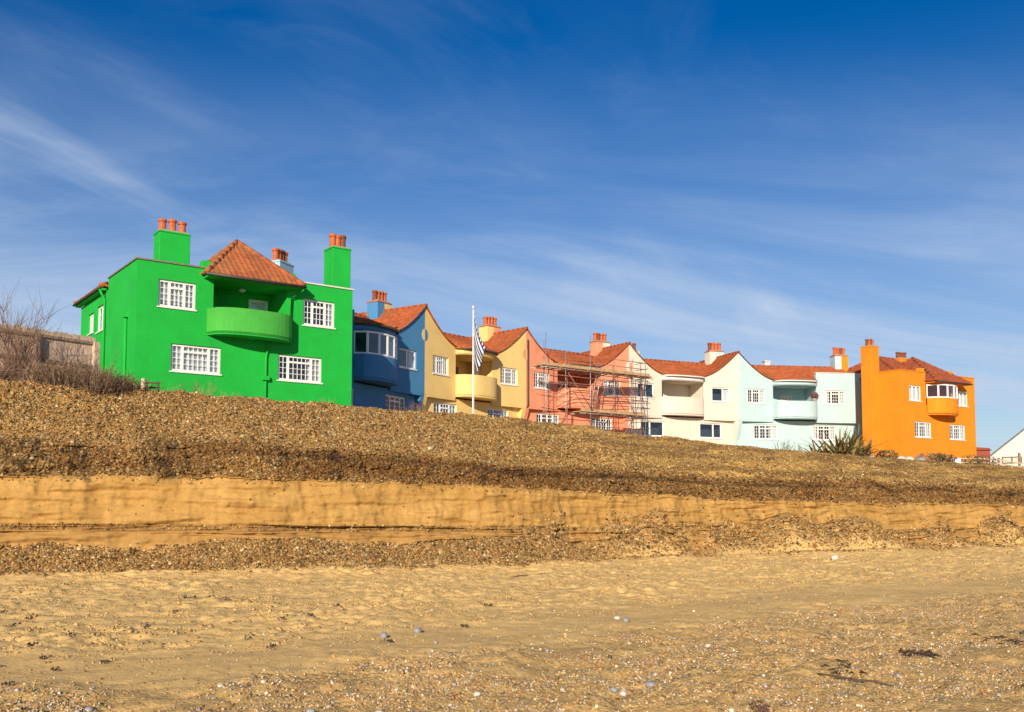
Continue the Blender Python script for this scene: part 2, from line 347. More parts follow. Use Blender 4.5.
    lip_shade = np.exp(-((G-13.80-.10*perlin(S*.9, S*0, 75))/.10)**2)*(.25+.75*sstep(1, 5, S))*np.clip(.75+.9*perlin(S*.5, G*.5, 76), 0, 1)
    C = mix(C, (.085, .05, .022), lip_shade*.85)                              # dark line under the lip: damp, with undercut shade painted in
    # seepage stains and root mats on the left part of the face
    stn_shade = np.zeros_like(S)
    for c, w, g0, g1_ in ((2.05, .42, 12.3, 15.9), (-1.0, .6, 12.5, 15.8), (.1, .35, 12.1, 15.0), (4.6, .3, 13.2, 15.2), (5.9, .16, 12.0, 14.6), (.35, .06, 11.3, 13), (2.2, .12, 11.8, 13), (6.0, .05, 11.6, 13), (-.6, .05, 11.5, 13), (9.6, .10, 12.5, 14.4)):
        stn_shade = np.maximum(stn_shade, np.exp(-((S-c+.12*perlin(S*3, G*2, 71))/w)**2)*sstep(g0, g0+.4, G)*(1-sstep(g1_-.6, g1_, G)))
    stn_shade *= np.clip(.55+1.2*fbm(S*5, Z*4, 72, 3), 0, 1)
    C = mix(C, (.055, .038, .018), stn_shade*.9); stn_shade = np.maximum(stn_shade, lip_shade*.85)  # painted lip shade joins the stains, so pebbles there darken too
    grav = np.clip(talus+.85*slump+scarp+upper*(1-sstep(19.5, 21.5, G))+beach*fore*np.clip(.75+.5*fbm(S*.6, Q*.9, 64, 3), .15, 1)+.35*band+.12*beach*np.clip(nst, 0, 1), 0, 1)
    nr, nc = S.shape; me = bpy.data.meshes.new('beach'); nv = nr*nc
    co = np.stack([X, Y, Z2], -1).reshape(-1, 3)
    idx = np.arange(nv).reshape(nr, nc); F = np.stack([idx[:-1, :-1], idx[:-1, 1:], idx[1:, 1:], idx[1:, :-1]], -1).reshape(-1, 4)
    me.vertices.add(nv); me.vertices.foreach_set('co', co.astype(np.float32).ravel())
    me.loops.add(F.size); me.loops.foreach_set('vertex_index', F.astype(np.int32).ravel())
    me.polygons.add(len(F)); me.polygons.foreach_set('loop_start', (np.arange(len(F))*4).astype(np.int32)); me.polygons.foreach_set('loop_total', np.full(len(F), 4, np.int32))
    me.polygons.foreach_set('use_smooth', np.ones(len(F), bool)); me.update(calc_edges=True)
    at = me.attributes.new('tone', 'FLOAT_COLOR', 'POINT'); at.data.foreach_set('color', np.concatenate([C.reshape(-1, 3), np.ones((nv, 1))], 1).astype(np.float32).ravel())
    ag = me.attributes.new('gravel', 'FLOAT', 'POINT'); ag.data.foreach_set('value', (grav*(1-.6*fore*beach)).astype(np.float32).ravel())
    m, N, L, P = newmat('beach_ground'); tc = N.new('ShaderNodeTexCoord'); v = tc.outputs['Object']
    a1 = N.new('ShaderNodeAttribute'); a1.attribute_name = 'tone'; a2 = N.new('ShaderNodeAttribute'); a2.attribute_name = 'gravel'
    vo = ntex(N, L, 'ShaderNodeTexVoronoi', 24, v); vo2 = ntex(N, L, 'ShaderNodeTexVoronoi', 55, v)
    fine = ntex(N, L, 'ShaderNodeTexNoise', 60, v, Detail=3, Roughness=.7); med = ntex(N, L, 'ShaderNodeTexNoise', 9, v, Detail=7, Roughness=.75)
    cell = mixc(N, L, .5, vo.outputs['Color'], vo2.outputs['Color']); bw = N.new('ShaderNodeRGBToBW'); L.new(cell, bw.inputs[0])
    gm = mrange(N, L, bw.outputs[0], .2, .8, .25, 1.7)
    sm_ = N.new('ShaderNodeMath'); sm_.operation = 'MULTIPLY'; L.new(mrange(N, L, fine.outputs[0], .25, .75, .82, 1.18), sm_.inputs[0]); L.new(mrange(N, L, med.outputs[0], .25, .75, .80, 1.2), sm_.inputs[1])
    k = N.new('ShaderNodeMix'); k.data_type = 'FLOAT'; L.new(a2.outputs['Fac'], k.inputs[0]); L.new(sm_.outputs[0], k.inputs[2]); L.new(gm, k.inputs[3])
    vm = N.new('ShaderNodeVectorMath'); vm.operation = 'SCALE'; L.new(a1.outputs['Color'], vm.inputs[0]); L.new(k.outputs[0], vm.inputs['Scale'])
    L.new(vm.outputs[0], P.inputs['Base Color']); P.inputs['Roughness'].default_value = .95; P.inputs['Specular IOR Level'].default_value = .15
    hg = N.new('ShaderNodeMath'); hg.operation = 'MULTIPLY'; L.new(vo.outputs['Distance'], hg.inputs[0]); L.new(a2.outputs['Fac'], hg.inputs[1])
    hs = N.new('ShaderNodeMath'); hs.operation = 'MULTIPLY_ADD'; L.new(hg.outputs[0], hs.inputs[0]); hs.inputs[1].default_value = -1.2; L.new(med.outputs[0], hs.inputs[2])
    bp = N.new('ShaderNodeBump'); bp.inputs['Strength'].default_value = .75; bp.inputs['Distance'].default_value = .035
    L.new(hs.outputs[0], bp.inputs['Height']); L.new(bp.outputs[0], P.inputs['Normal'])
    me.materials.append(m); o = bpy.data.objects.new('beach', me); COL.objects.link(o); tag(o, kind='structure')
    return dict(co=co.reshape(nr, nc, 3), S=S, Q=Q, G=G, grav=grav, talus=talus, slump=slump, scarp=scarp, upper=upper, fore=fore*beach, beach=beach, band=band, stn_shade=stn_shade, sandface=sandface, s=s)
T = build_terrain()
def ground(x, y):                                     # height of the sheet near a plan point (nearest vertex)
    s_, q_ = sq(x, y); i = int(np.argmin(np.abs(T['s']-s_))); c = T['co'][:, i]
    d = (c[:, 0]-x)**2+(c[:, 1]-y)**2; return float(c[int(np.argmin(d)), 2])

# ------------------------------------------------------------------ shingle: pebbles scattered over the bank and foreshore
def pebble_variants():
    c = bpy.data.collections.new('pebble_shapes'); r = np.random.default_rng(5)
    t = (1+5**.5)/2
    V = np.array([(-1, t, 0), (1, t, 0), (-1, -t, 0), (1, -t, 0), (0, -1, t), (0, 1, t), (0, -1, -t), (0, 1, -t), (t, 0, -1), (t, 0, 1), (-t, 0, -1), (-t, 0, 1)], float); V /= np.linalg.norm(V[0])
    Fc = [(0, 11, 5), (0, 5, 1), (0, 1, 7), (0, 7, 10), (0, 10, 11), (1, 5, 9), (5, 11, 4), (11, 10, 2), (10, 7, 6), (7, 1, 8), (3, 9, 4), (3, 4, 2), (3, 2, 6), (3, 6, 8), (3, 8, 9), (4, 9, 5), (2, 4, 11), (6, 2, 10), (8, 6, 7), (9, 8, 1)]
    m, N, L, P = newmat('pebble'); at = N.new('ShaderNodeAttribute'); at.attribute_type = 'INSTANCER'; at.attribute_name = 'col'
    tc = N.new('ShaderNodeTexCoord'); n = ntex(N, L, 'ShaderNodeTexNoise', 1.6, tc.outputs['Object'], Detail=3)
    vm = N.new('ShaderNodeVectorMath'); vm.operation = 'SCALE'; L.new(at.outputs['Color'], vm.inputs[0]); L.new(mrange(N, L, n.outputs[0], .3, .7, .75, 1.25), vm.inputs['Scale'])
    L.new(vm.outputs[0], P.inputs['Base Color']); P.inputs['Roughness'].default_value = .8; P.inputs['Specular IOR Level'].default_value = .25
    for k in range(8):
        sc_ = np.array([1, r.uniform(.65, .95), r.uniform(.45, .75)]); vv = V*sc_*(1+.16*r.normal(size=(12, 1)))
        me = bpy.data.meshes.new('pebble_shape'); me.from_pydata([tuple(a) for a in vv], [], Fc); me.polygons.foreach_set('use_smooth', [True]*20); me.materials.append(m)
        c.objects.link(bpy.data.objects.new('pebble_shape', me))
    return c
PEB = pebble_variants()
def scatter_tree(name, coll):
    ng = bpy.data.node_groups.new(name, 'GeometryNodeTree')
    ng.interface.new_socket('Geometry', in_out='INPUT', socket_type='NodeSocketGeometry'); ng.interface.new_socket('Geometry', in_out='OUTPUT', socket_type='NodeSocketGeometry')
    N = ng.nodes; L = ng.links; gi = N.new('NodeGroupInput'); go = N.new('NodeGroupOutput'); ip = N.new('GeometryNodeInstanceOnPoints'); ci = N.new('GeometryNodeCollectionInfo')
    ci.inputs[0].default_value = coll; ci.inputs['Separate Children'].default_value = True; ci.inputs['Reset Children'].default_value = True
    def attr(n, t): a = N.new('GeometryNodeInputNamedAttribute'); a.data_type = t; a.inputs[0].default_value = n; return a.outputs[0]
    L.new(gi.outputs[0], ip.inputs['Points']); L.new(ci.outputs[0], ip.inputs['Instance']); ip.inputs['Pick Instance'].default_value = True
    L.new(attr('pick', 'INT'), ip.inputs['Instance Index']); L.new(attr('rot', 'FLOAT_VECTOR'), ip.inputs['Rotation']); L.new(attr('scl', 'FLOAT_VECTOR'), ip.inputs['Scale'])
    L.new(ip.outputs[0], go.inputs[0]); return ng
SCAT = scatter_tree('scatter_pebbles', PEB)
def scatter(name, pts, scl, rot, col, label):
    n = len(pts); me = bpy.data.meshes.new(name); me.vertices.add(n); me.vertices.foreach_set('co', pts.astype(np.float32).ravel())
    for an, ty, key, arr in (('scl', 'FLOAT_VECTOR', 'vector', scl), ('rot', 'FLOAT_VECTOR', 'vector', rot), ('col', 'FLOAT_COLOR', 'color', np.concatenate([col, np.ones((n, 1))], 1))):
        a = me.attributes.new(an, ty, 'POINT'); a.data.foreach_set(key, arr.astype(np.float32).ravel())
    a = me.attributes.new('pick', 'INT', 'POINT'); a.data.foreach_set('value', NR.integers(0, 8, n).astype(np.int32))
    me.update(); o = bpy.data.objects.new(name, me); COL.objects.link(o)
    md = o.modifiers.new('scatter', 'NODES'); md.node_group = SCAT
    return tag(o, label, 'sand' if 'sand' in name else 'shingle', kind='stuff')
PALETTE = np.array([.78, .69, .46])*np.array([(.42, .27, .12), (.34, .20, .085), (.50, .35, .18), (.26, .15, .065), (.38, .30, .21), (.58, .48, .34), (.16, .10, .05), (.30, .27, .24), (.45, .22, .07), (.66, .60, .50), (.09, .065, .04)])
PW = np.array([.19, .18, .15, .14, .09, .06, .12, .03, .03, .02, .09]); PW /= PW.sum()
PALETTE_F = np.array([.98, .92, .76])*np.array([(.44, .28, .12), (.36, .215, .09), (.52, .37, .19), (.28, .165, .075), (.40, .32, .24), (.62, .53, .40), (.15, .11, .08), (.30, .30, .31), (.44, .44, .46), (.46, .20, .07), (.70, .66, .58)])
PWF = np.array([.18, .16, .15, .11, .08, .06, .06, .10, .08, .02, .05]); PWF /= PWF.sum()
def shingle(name, weight, n, rmin, rmean, rmax, label, pal, pw, sink=.25, dcull=None):
    co = T['co']; a = co[:-1, :-1]; b = co[:-1, 1:]; c = co[1:, :-1]; d = co[1:, 1:]
    cr = np.cross(b-a, c-a); area = np.linalg.norm(cr, axis=-1); w = weight[:-1, :-1]
    dist = np.linalg.norm(a[..., :2], axis=-1); S = T['S'][:-1, :-1]; px = a[..., 0]/np.maximum(a[..., 1], .5)
    vis = (px > -.68) & (px < .68) & (a[..., 1] > 3.5) & (S < 75)
    pr = (area*w*vis*(1/np.maximum(dist, 4)**.9)).ravel(); pr /= pr.sum()
    k = NR.choice(len(pr), n, p=pr); i, j = np.unravel_index(k, area.shape)
    u = NR.random((n, 1)); v = NR.random((n, 1)); P = a[i, j]*(1-u)*(1-v)+b[i, j]*u*(1-v)+c[i, j]*(1-u)*v+d[i, j]*u*v
    dd = dist[i, j]; r = np.clip(np.exp(NR.normal(np.log(rmean), .38, n)), rmin, rmax)*np.clip(dd/22, .8, 1.25)**.5
    nn = cr[i, j]/area[i, j][:, None]; nn *= np.sign(nn[:, 2:3]+1e-6)
    P = P+nn*(r*(.5-sink))[:, None]
    col = pal[NR.choice(len(pal), n, p=pw)]*(1+.18*NR.normal(size=(n, 1)))
    st = T['stn_shade'][i, j]; Sx = T['S'][i, j]; scp = T['scarp'][i, j]*np.clip(.55+.30*sstep(2, 7, Sx)+.7*perlin(Sx*.55, P[:, 2]*1.5, 81), .1, 1.1); col = col*(1-.75*st[:, None])*(1-.50*scp[:, None]*np.array([.85, 1, 1.15]))
    rot = np.stack([NR.normal(0, .5, n), NR.normal(0, .5, n), NR.random(n)*6.28], -1)
    return scatter(name, P, np.stack([r, r, r], -1), rot, np.clip(col, .01, .9), label)
g = T['grav']
shingle('bank_shingle', np.clip(T['upper']*(T['G'] < 19.5)*g*(1-.92*sstep(8, 18, T['S']))*np.clip(.7+.8*fbm(T['S']*.5, T['Q']*1.2, 66, 3), .25, 1), 0, 1), 165000, .009, .0235, .07, 'brown flint shingle covering the slope of the bank', PALETTE, PW)
shingle('scarp_shingle', np.clip(T['scarp']*(.6+.4*g)*(1-.75*sstep(8, 18, T['S'])), 0, 1), 68000, .009, .0245, .07, 'dark damp shingle layer exposed above the sand face', PALETTE, PW, .1)
shingle('talus_shingle', np.clip(T['talus']+.8*T['slump']+.10*T['band']+.003*T['sandface']+.06*(T['G'] > 11.88)*T['sandface'], 0, 1), 72000, .008, .0225, .065, 'loose fallen shingle heaped at the foot of the sand face', PALETTE, PW)
shingle('foreshore_shingle', np.clip(T['fore']*g*(T['Q'] > 2)*np.clip(.55+1.1*fbm(T['S']*.8, T['Q']*1.3, 67, 3), .12, 1), 0, 1), 85000, .004, .0100, .040, 'mixed pebbles lying across the lower beach', PALETTE_F, PWF)
shingle('beach_pebbles', T['beach']*(1-T['fore'])*(.25+np.clip(T['grav']*6, 0, 1)), 6500, .005, .011, .035, 'scattered small pebbles on the trodden sand', PALETTE_F, PWF)

SANDY = .62*np.array([(.78, .52, .20), (.70, .45, .17), (.62, .40, .15), (.84, .56, .22), (.50, .32, .13)])
shingle('sand_clods', T['beach']*(1-T['fore'])*np.clip(.15+1.5*fbm(T['S']*.9, T['Q']*1.4, 68, 3), 0, 1)*np.clip((T['Q']-np.interp(T['S'], BND_S, BND_Q)-.6)/2.5, .05, 1)*(T['G'] < 6.9), 15000, .006, .017, .05, 'small clods of churned dry sand across the middle beach', SANDY, np.full(5, .2), .35)

# sea behind the camera
mw, N_, L_, P_ = newmat('sea_water'); P_.inputs['Base Color'].default_value = (.03, .05, .05, 1); P_.inputs['Roughness'].default_value = .12
_tc = N_.new('ShaderNodeTexCoord'); _n = ntex(N_, L_, 'ShaderNodeTexNoise', .6, _tc.outputs['Object'], Detail=6); _b = N_.new('ShaderNodeBump'); _b.inputs['Strength'].default_value = .6; _b.inputs['Distance'].default_value = .3
L_.new(_n.outputs[0], _b.inputs['Height']); L_.new(_b.outputs[0], P_.inputs['Normal'])
def _sqp(s, q, z): p = TS*s+TQ*q; return (p.x, p.y, z)
tag(MB().poly([_sqp(-3000, -3000, -1.0), _sqp(3000, -3000, -1.0), _sqp(3000, -12, -1.0), _sqp(-3000, -12, -1.0)]).build('sea', 'sea_water'), kind='structure')

# ------------------------------------------------------------------ building kit
def wall(mb, F, u0, u1, z0, z1, holes=(), o=0., th=.25, top=None, nseg=14):
    """A thick wall on facet F with real openings; top(u) gives a shaped upper edge above z1."""
    us = sorted({u0, u1, *[h[0] for h in holes], *[h[1] for h in holes]}); zs = sorted({z0, z1, *[h[2] for h in holes], *[h[3] for h in holes]})
    for i in range(len(us)-1):
        for k in range(len(zs)-1):
            a, b, c, d = us[i], us[i+1], zs[k], zs[k+1]; um, zm = (a+b)/2, (c+d)/2
            if any(h[0] < um < h[1] and h[2] < zm < h[3] for h in holes): continue
            mb.poly([F.pt(a, o, c), F.pt(b, o, c), F.pt(b, o, d), F.pt(a, o, d)])
            mb.poly([F.pt(a, o-th, d), F.pt(b, o-th, d), F.pt(b, o-th, c), F.pt(a, o-th, c)])
    for a, b, c, d in holes:                          # reveals
        for p, q in (((a, c), (b, c)), ((b, c), (b, d)), ((b, d), (a, d)), ((a, d), (a, c))):
            mb.poly([F.pt(p[0], o, p[1]), F.pt(p[0], o-th, p[1]), F.pt(q[0], o-th, q[1]), F.pt(q[0], o, q[1])])
    for u in (u0, u1):
        pts = [F.pt(u, o, z0), F.pt(u, o-th, z0), F.pt(u, o-th, z1), F.pt(u, o, z1)]; mb.poly(pts if u == u0 else pts[::-1])
    if top is None: mb.poly([F.pt(u0, o, z1), F.pt(u1, o, z1), F.pt(u1, o-th, z1), F.pt(u0, o-th, z1)])
    else:
        uu = [u0+(u1-u0)*k/nseg for k in range(nseg+1)]
        mb.grid([[F.pt(u, o, z1) for u in uu], [F.pt(u, o, top(u)) for u in uu], [F.pt(u, o-th, top(u)) for u in uu], [F.pt(u, o-th, z1) for u in uu]])
    mb.poly([F.pt(u0, o-th, z0), F.pt(u1, o-th, z0), F.pt(u1, o, z0), F.pt(u0, o, z0)])
    return mb
# lights: (u from, u to, panes across, panes down, has a top light)
UP3 = ((0, .30, 2, 4, False), (.30, .70, 3, 3, True), (.70, 1, 2, 4, False))
LOW3 = ((0, .235, 2, 4, False), (.235, .765, 5, 3, True), (.765, 1, 2, 4, False))
LOW4 = ((0, .25, 2, 4, False), (.25, .5, 2, 3, True), (.5, .75, 2, 3, True), (.75, 1, 2, 4, False))
PLAIN2 = ((0, .40, 1, 1, False), (.40, 1, 1, 1, False)); PLAIN2R = ((0, .62, 1, 1, False), (.62, 1, 1, 1, False))
def window(H, F, u0, u1, z0, z1, o=0., lights=UP3, curtain='sides', frame='white_paint', sill=True, fw=.085, tr=.74, cmat='curtain_white', bar=.02, sillmat='sill_paint'):
    oi = o-.07                                        # face of the frame, set back in the opening
    m = MB(); fr = lambda a, b, c, d, p0=.0, p1=.06: m.box(F, a, b, oi-p1, oi-p0, c, d)
    fr(u0, u1, z0, z0+fw); fr(u0, u1, z1-fw, z1); fr(u0, u0+fw, z0+fw, z1-fw); fr(u1-fw, u1, z0+fw, z1-fw)
    win = None; panes = []; bars = MB(); W_ = u1-u0; nb = 0
    for k, (f0, f1, nx, ny, top) in enumerate(lights):
        a = u0+W_*f0+(fw if k == 0 else fw*.6); b = u0+W_*f1-(fw if k == len(lights)-1 else fw*.6)
        if k: fr(u0+W_*f0-fw*.6, u0+W_*f0+fw*.6, z0+fw, z1-fw)
        c, d = z0+fw, z1-fw; cells = [(a, b, c, d, nx, ny)]
        if top:
            zt = z0+(z1-z0)*tr; fr(a, b, zt-.04, zt+.04, -.012); cells = [(a, b, c, zt-.04, nx, ny), (a, b, zt+.04, d, nx, 1)]
        for (a_, b_, c_, d_, nx_, ny_) in cells:
            panes.append((a_, b_, c_, d_))
            for i in range(1, nx_): x = a_+(b_-a_)*i/nx_; bars.box(F, x-bar/2, x+bar/2, oi-.045, oi-.012, c_, d_); nb += 1
            for i in range(1, ny_): z = c_+(d_-c_)*i/ny_; bars.box(F, a_, b_, oi-.043, oi-.014, z-bar/2, z+bar/2); nb += 1
    win = m.build('window', frame, H)
    for a_, b_, c_, d_ in panes: MB().box(F, a_-.005, b_+.005, oi-.036, oi-.030, c_-.005, d_+.005).build('pane', 'glass', win)
    if nb: bars.build('glazing_bars', frame, win, kind='stuff')
    if sill: MB().box(F, u0-.05, u1+.05, oi-.05, o+.05, z0-.055, z0-.002).build('sill', sillmat, win)
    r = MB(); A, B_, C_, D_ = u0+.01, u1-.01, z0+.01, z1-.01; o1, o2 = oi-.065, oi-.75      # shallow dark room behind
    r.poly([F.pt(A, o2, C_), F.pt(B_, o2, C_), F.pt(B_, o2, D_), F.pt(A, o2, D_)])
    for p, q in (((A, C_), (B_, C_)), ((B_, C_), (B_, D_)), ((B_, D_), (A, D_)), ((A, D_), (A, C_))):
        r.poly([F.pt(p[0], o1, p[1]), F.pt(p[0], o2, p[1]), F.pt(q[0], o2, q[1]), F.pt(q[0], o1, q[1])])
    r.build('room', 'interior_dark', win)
    def drape(a, b, c, d, oo=-.14, name='curtain'):
        n = max(6, int((b-a)*40)); rows = []
        for zt, am in ((c, 1.), ((c+d)/2, .8), (d, .5)):
            rows.append([F.pt(a+(b-a)*i/n, oi+oo+.022*am*math.sin(i*1.9+rng.random()*.8), zt) for i in range(n+1)])
        MB().grid(rows).build(name, cmat, win, smooth=True)
    if curtain == 'sides': drape(A+.02, A+W_*.22, C_, D_); drape(B_-W_*.22, B_-.02, C_, D_)
    elif curtain == 'left': drape(A+.02, A+W_*.3, C_, D_)
    elif curtain == 'right': drape(B_-W_*.3, B_-.02, C_, D_)
    elif curtain == 'full': drape(A+.02, B_-.02, C_, D_)
    elif curtain == 'net': drape(A+.02, B_-.02, C_+.13*(D_-C_), D_)
    elif curtain == 'top': drape(A+.02, B_-.02, C_+.5*(D_-C_), D_)
    return win
def tiles(S, rows, course=.29, period=.235, hump=.045, lip=.045):
    """Pantiles in courses. S(a, t) -> (point, normal); rows(t) -> (a0, a1); t runs up the slope in metres from 0 to T."""
    m = MB(); Tm, rr = rows; n = max(1, int(round(Tm/course))); ct = Tm/n
    for k in range(n):
        t0, t1 = k*ct, min(Tm, (k+1)*ct+.03); a0, a1 = rr(min(Tm, t0+ct*.35))
        if a1-a0 < .08: continue
        nc = max(2, int(round((a1-a0)/period*4))); A = [a0+(a1-a0)*i/nc for i in range(nc+1)]; jit = rng.uniform(-.006, .006)
        lo = []; hi = []; ed = []
        for i, a in enumerate(A):
            h = hump*(.5+.5*math.cos(2*math.pi*((a/period) % 1)))**1.5
            p, nrm = S(a, t0); lo.append(p+nrm*(h+lip+jit)); ed.append(p+nrm*(.0)); p, nrm = S(a, t1); hi.append(p+nrm*(h+.008))
        m.grid([ed, lo, hi])
    return m
def slope(P00, P10, P01, lift=.0):                    # planar surface from eave-left, eave-right, top-left (any point up the slope)
    e = (P10-P00); L_ = e.length; e = e/L_; up = P01-P00; up = up-e*up.dot(e); T_ = up.length; up = up/T_; nrm = e.cross(up)
    if nrm.z < 0: nrm = -nrm
    return (lambda a, t: (P00+e*a+up*t+nrm*lift, nrm)), L_, T_, e, up
def hip_face(A, B, C1, C2):                           # trapezoid eave A-B, top C1(above A) - C2(above B)
    S, L_, T_, e, up = slope(A, B, C1, .02); x1 = (C1-A).dot(e); x2 = (C2-A).dot(e)
    return tiles(S, (T_, lambda t: (x1*t/T_, L_+(x2-L_)*t/T_)))
def ridge_tiles(pts, r=.11):
    m = MB()
    for a, b in zip(pts[:-1], pts[1:]):
        n = max(1, int((b-a).length/.42))
        for k in range(n):
            p = a.lerp(b, k/n); q = a.lerp(b, (k+1)/n+.02/n); m.tube([p, q], [r*1.05, r*.92], 8)
    return m
def hip_roof(H, corners, ridge, mat='tile_orange', over=None):
    """corners: 4 eave points in order; ridge: (R1, R2), R1 above edge 3-0, R2 above edge 1-2 (the same point twice makes a pyramid)."""
    A, B, C_, D = corners; R1, R2 = ridge; m = MB()
    for f in ((A, B, R2, R1), (B, C_, R2), (C_, D, R1, R2), (D, A, R1)):
        q = [p for i, p in enumerate(f) if i == 0 or (p-f[i-1]).length > 1e-5]; m.poly(q)
    m.poly([D, C_, B, A]); roof = m.build('roof', mat, H)
    t = MB()
    for a, b, c, d in ((A, B, R1, R2), (B, C_, R2, R2), (C_, D, R2, R1), (D, A, R1, R1)):
        x = hip_face(a, b, c, d); k = len(t.v); t.v += x.v; t.f += [tuple(i+k for i in f) for f in x.f]
    t.build('roof_tiles', mat, roof, smooth=True, kind='stuff')
    up = Vector((0, 0, .05)); rt = MB()
    for p, q in ((A, R1), (B, R2), (C_, R2), (D, R1), (R1, R2)):
        if (p-q).length < .2: continue
        x = ridge_tiles([p+up, q+up]); k = len(rt.v); rt.v += x.v; rt.f += [tuple(i+k for i in f) for f in x.f]
    rt.build('ridge_tiles', mat, roof, smooth=True, kind='stuff')
    return roof
def chimney(H, F, u0, u1, o0, o1, z0, z1, mat, pots=3, pot_h=.55, other=None, rows=1, cap=True, potr=.165, potmat='pot_terracotta', flip=False):
    um = (u0+u1)/2; b = MB()
    if other: b.box(F, u0, um, o0, o1, z0, z1)
    else: b.box(F, u0, u1, o0, o1, z0, z1)
    c = b.build('chimney', mat, H, bevel=.015)
    if other: MB().box(F, um, u1, o0+.003, o1-.003, z0, z1-.002).build('painted_half', other, c)
    if cap:
        MB().box(F, u0-.025, u1+.025, o0-.025, o1+.025, z1, z1+.07).build('cap', mat if not other else 'pot_terracotta', c, bevel=.01)
        MB().hexa([F.pt(u, o, z1+.07) for u, o in ((u0, o0), (u0, o1), (u1, o1), (u1, o0))], [F.pt(u, o, z1+.16) for u, o in ((u0+.12, o0+.12), (u0+.12, o1-.12), (u1-.12, o1-.12), (u1-.12, o0+.12))]).build('flaunching', 'mortar', c)
    zb = z1+(.12 if cap else 0); n = pots//rows
    for r in range(rows):
        for k in range(n):
            u = u0+.05+potr+(u1-u0-.10-2*potr)*(k/(n-1) if n > 1 else .5); o = (o0+o1)/2 if rows == 1 else o0+.2+(o1-o0-.4)*r
            h = pot_h*rng.uniform(.93, 1.08); p = F.xy(u, o)
            MB().lathe(p, [(potr*1.05, zb), (potr*.92, zb+h*.15), (potr*.88, zb+h*.75), (potr*1.1, zb+h*.8), (potr*1.12, zb+h*.93), (potr*.95, zb+h), (potr*.7, zb+h), (potr*.66, zb+h*.8)], 10).build('chimney_pot', potmat if rng.random() < .75 else 'pot_dark', c, smooth=False)
    return c
def arc(F, u0, u1, o0, b, n=18, ex=2.0):              # plan curve bowing outward by b
    out = []
    for k in range(n+1):
        x = -1+2*k/n; u = u0+(u1-u0)*k/n; out.append((u, o0+b*math.sqrt(max(0, 1-abs(x)**2.6))))
    return out
def bow(mb, F, pts, z0, z1, th):                      # a curved thick parapet
    outer = pts; inner = []
    for k, (u, o) in enumerate(pts):
        a = pts[max(0, k-1)]; b = pts[min(len(pts)-1, k+1)]; d = Vector((b[0]-a[0], b[1]-a[1], 0)).normalized(); inner.append((u+d.y*th, o-d.x*th))
    mb.grid([[F.pt(u, o, z0) for u, o in inner], [F.pt(u, o, z0) for u, o in outer], [F.pt(u, o, z1) for u, o in outer], [F.pt(u, o, z1) for u, o in inner], [F.pt(u, o, z0) for u, o in inner]])
    return mb
def deck(mb, F, pts, oback, z0, z1):                  # slab between a plan curve and a line behind it
    back = [(u, oback) for u, o in pts]
    mb.grid([[F.pt(u, o, z0) for u, o in back], [F.pt(u, o, z0) for u, o in pts], [F.pt(u, o, z1) for u, o in pts], [F.pt(u, o, z1) for u, o in back]])
    return mb
def bow_glazing(H, F, pts, z0, z1, nl, parent_name='bay_window', mat='white_paint', seam=0.):
    """Framed lights standing on a bowed parapet, one flat light per stretch of the curve."""
    L_ = [0.]
    for a, b in zip(pts[:-1], pts[1:]): L_.append(L_[-1]+math.hypot(b[0]-a[0], b[1]-a[1]))
    def at(x):
        x = min(max(x, 0), L_[-1])
        for k in range(len(L_)-1):
            if x <= L_[k+1]+1e-9: t = (x-L_[k])/(L_[k+1]-L_[k]); return (pts[k][0]*(1-t)+pts[k+1][0]*t, pts[k][1]*(1-t)+pts[k+1][1]*t)
        return pts[-1]
    st = [at(L_[-1]*k/nl) for k in range(nl+1)]; m = MB(); sub = []
    for a, b in zip(st[:-1], st[1:]):
        pa, pb = F.pt(*a, 0), F.pt(*b, 0); d = pb-pa; G = Fac((pa.x, pa.y), math.degrees(math.atan2(d.x, d.y))); l = d.length
        for x in ((0, l, z0, z0+.09), (0, l, z1-.09, z1), (0, .07, z0+.09, z1-.09), (l-.07, l, z0+.09, z1-.09)): m.box(G, x[0], x[1], -.08, .0, x[2], x[3])
        sub.append((G, l))
    w = m.build(parent_name, mat, H)
    for G, l in sub: MB().box(G, .07, l-.07, -.045, -.035, z0+.09, z1-.09).build('pane', 'glass', w)
    return w
def gutter(H, P, r=.055, mat='gutter_dark', name='gutter'):
    return MB().tube(P, r, 8).build(name, mat, H, smooth=True)
def pipe(H, P, mat, r=.045, name='drainpipe'):
    o = MB().tube(P, r, 8).build(name, mat, H, smooth=True); return o

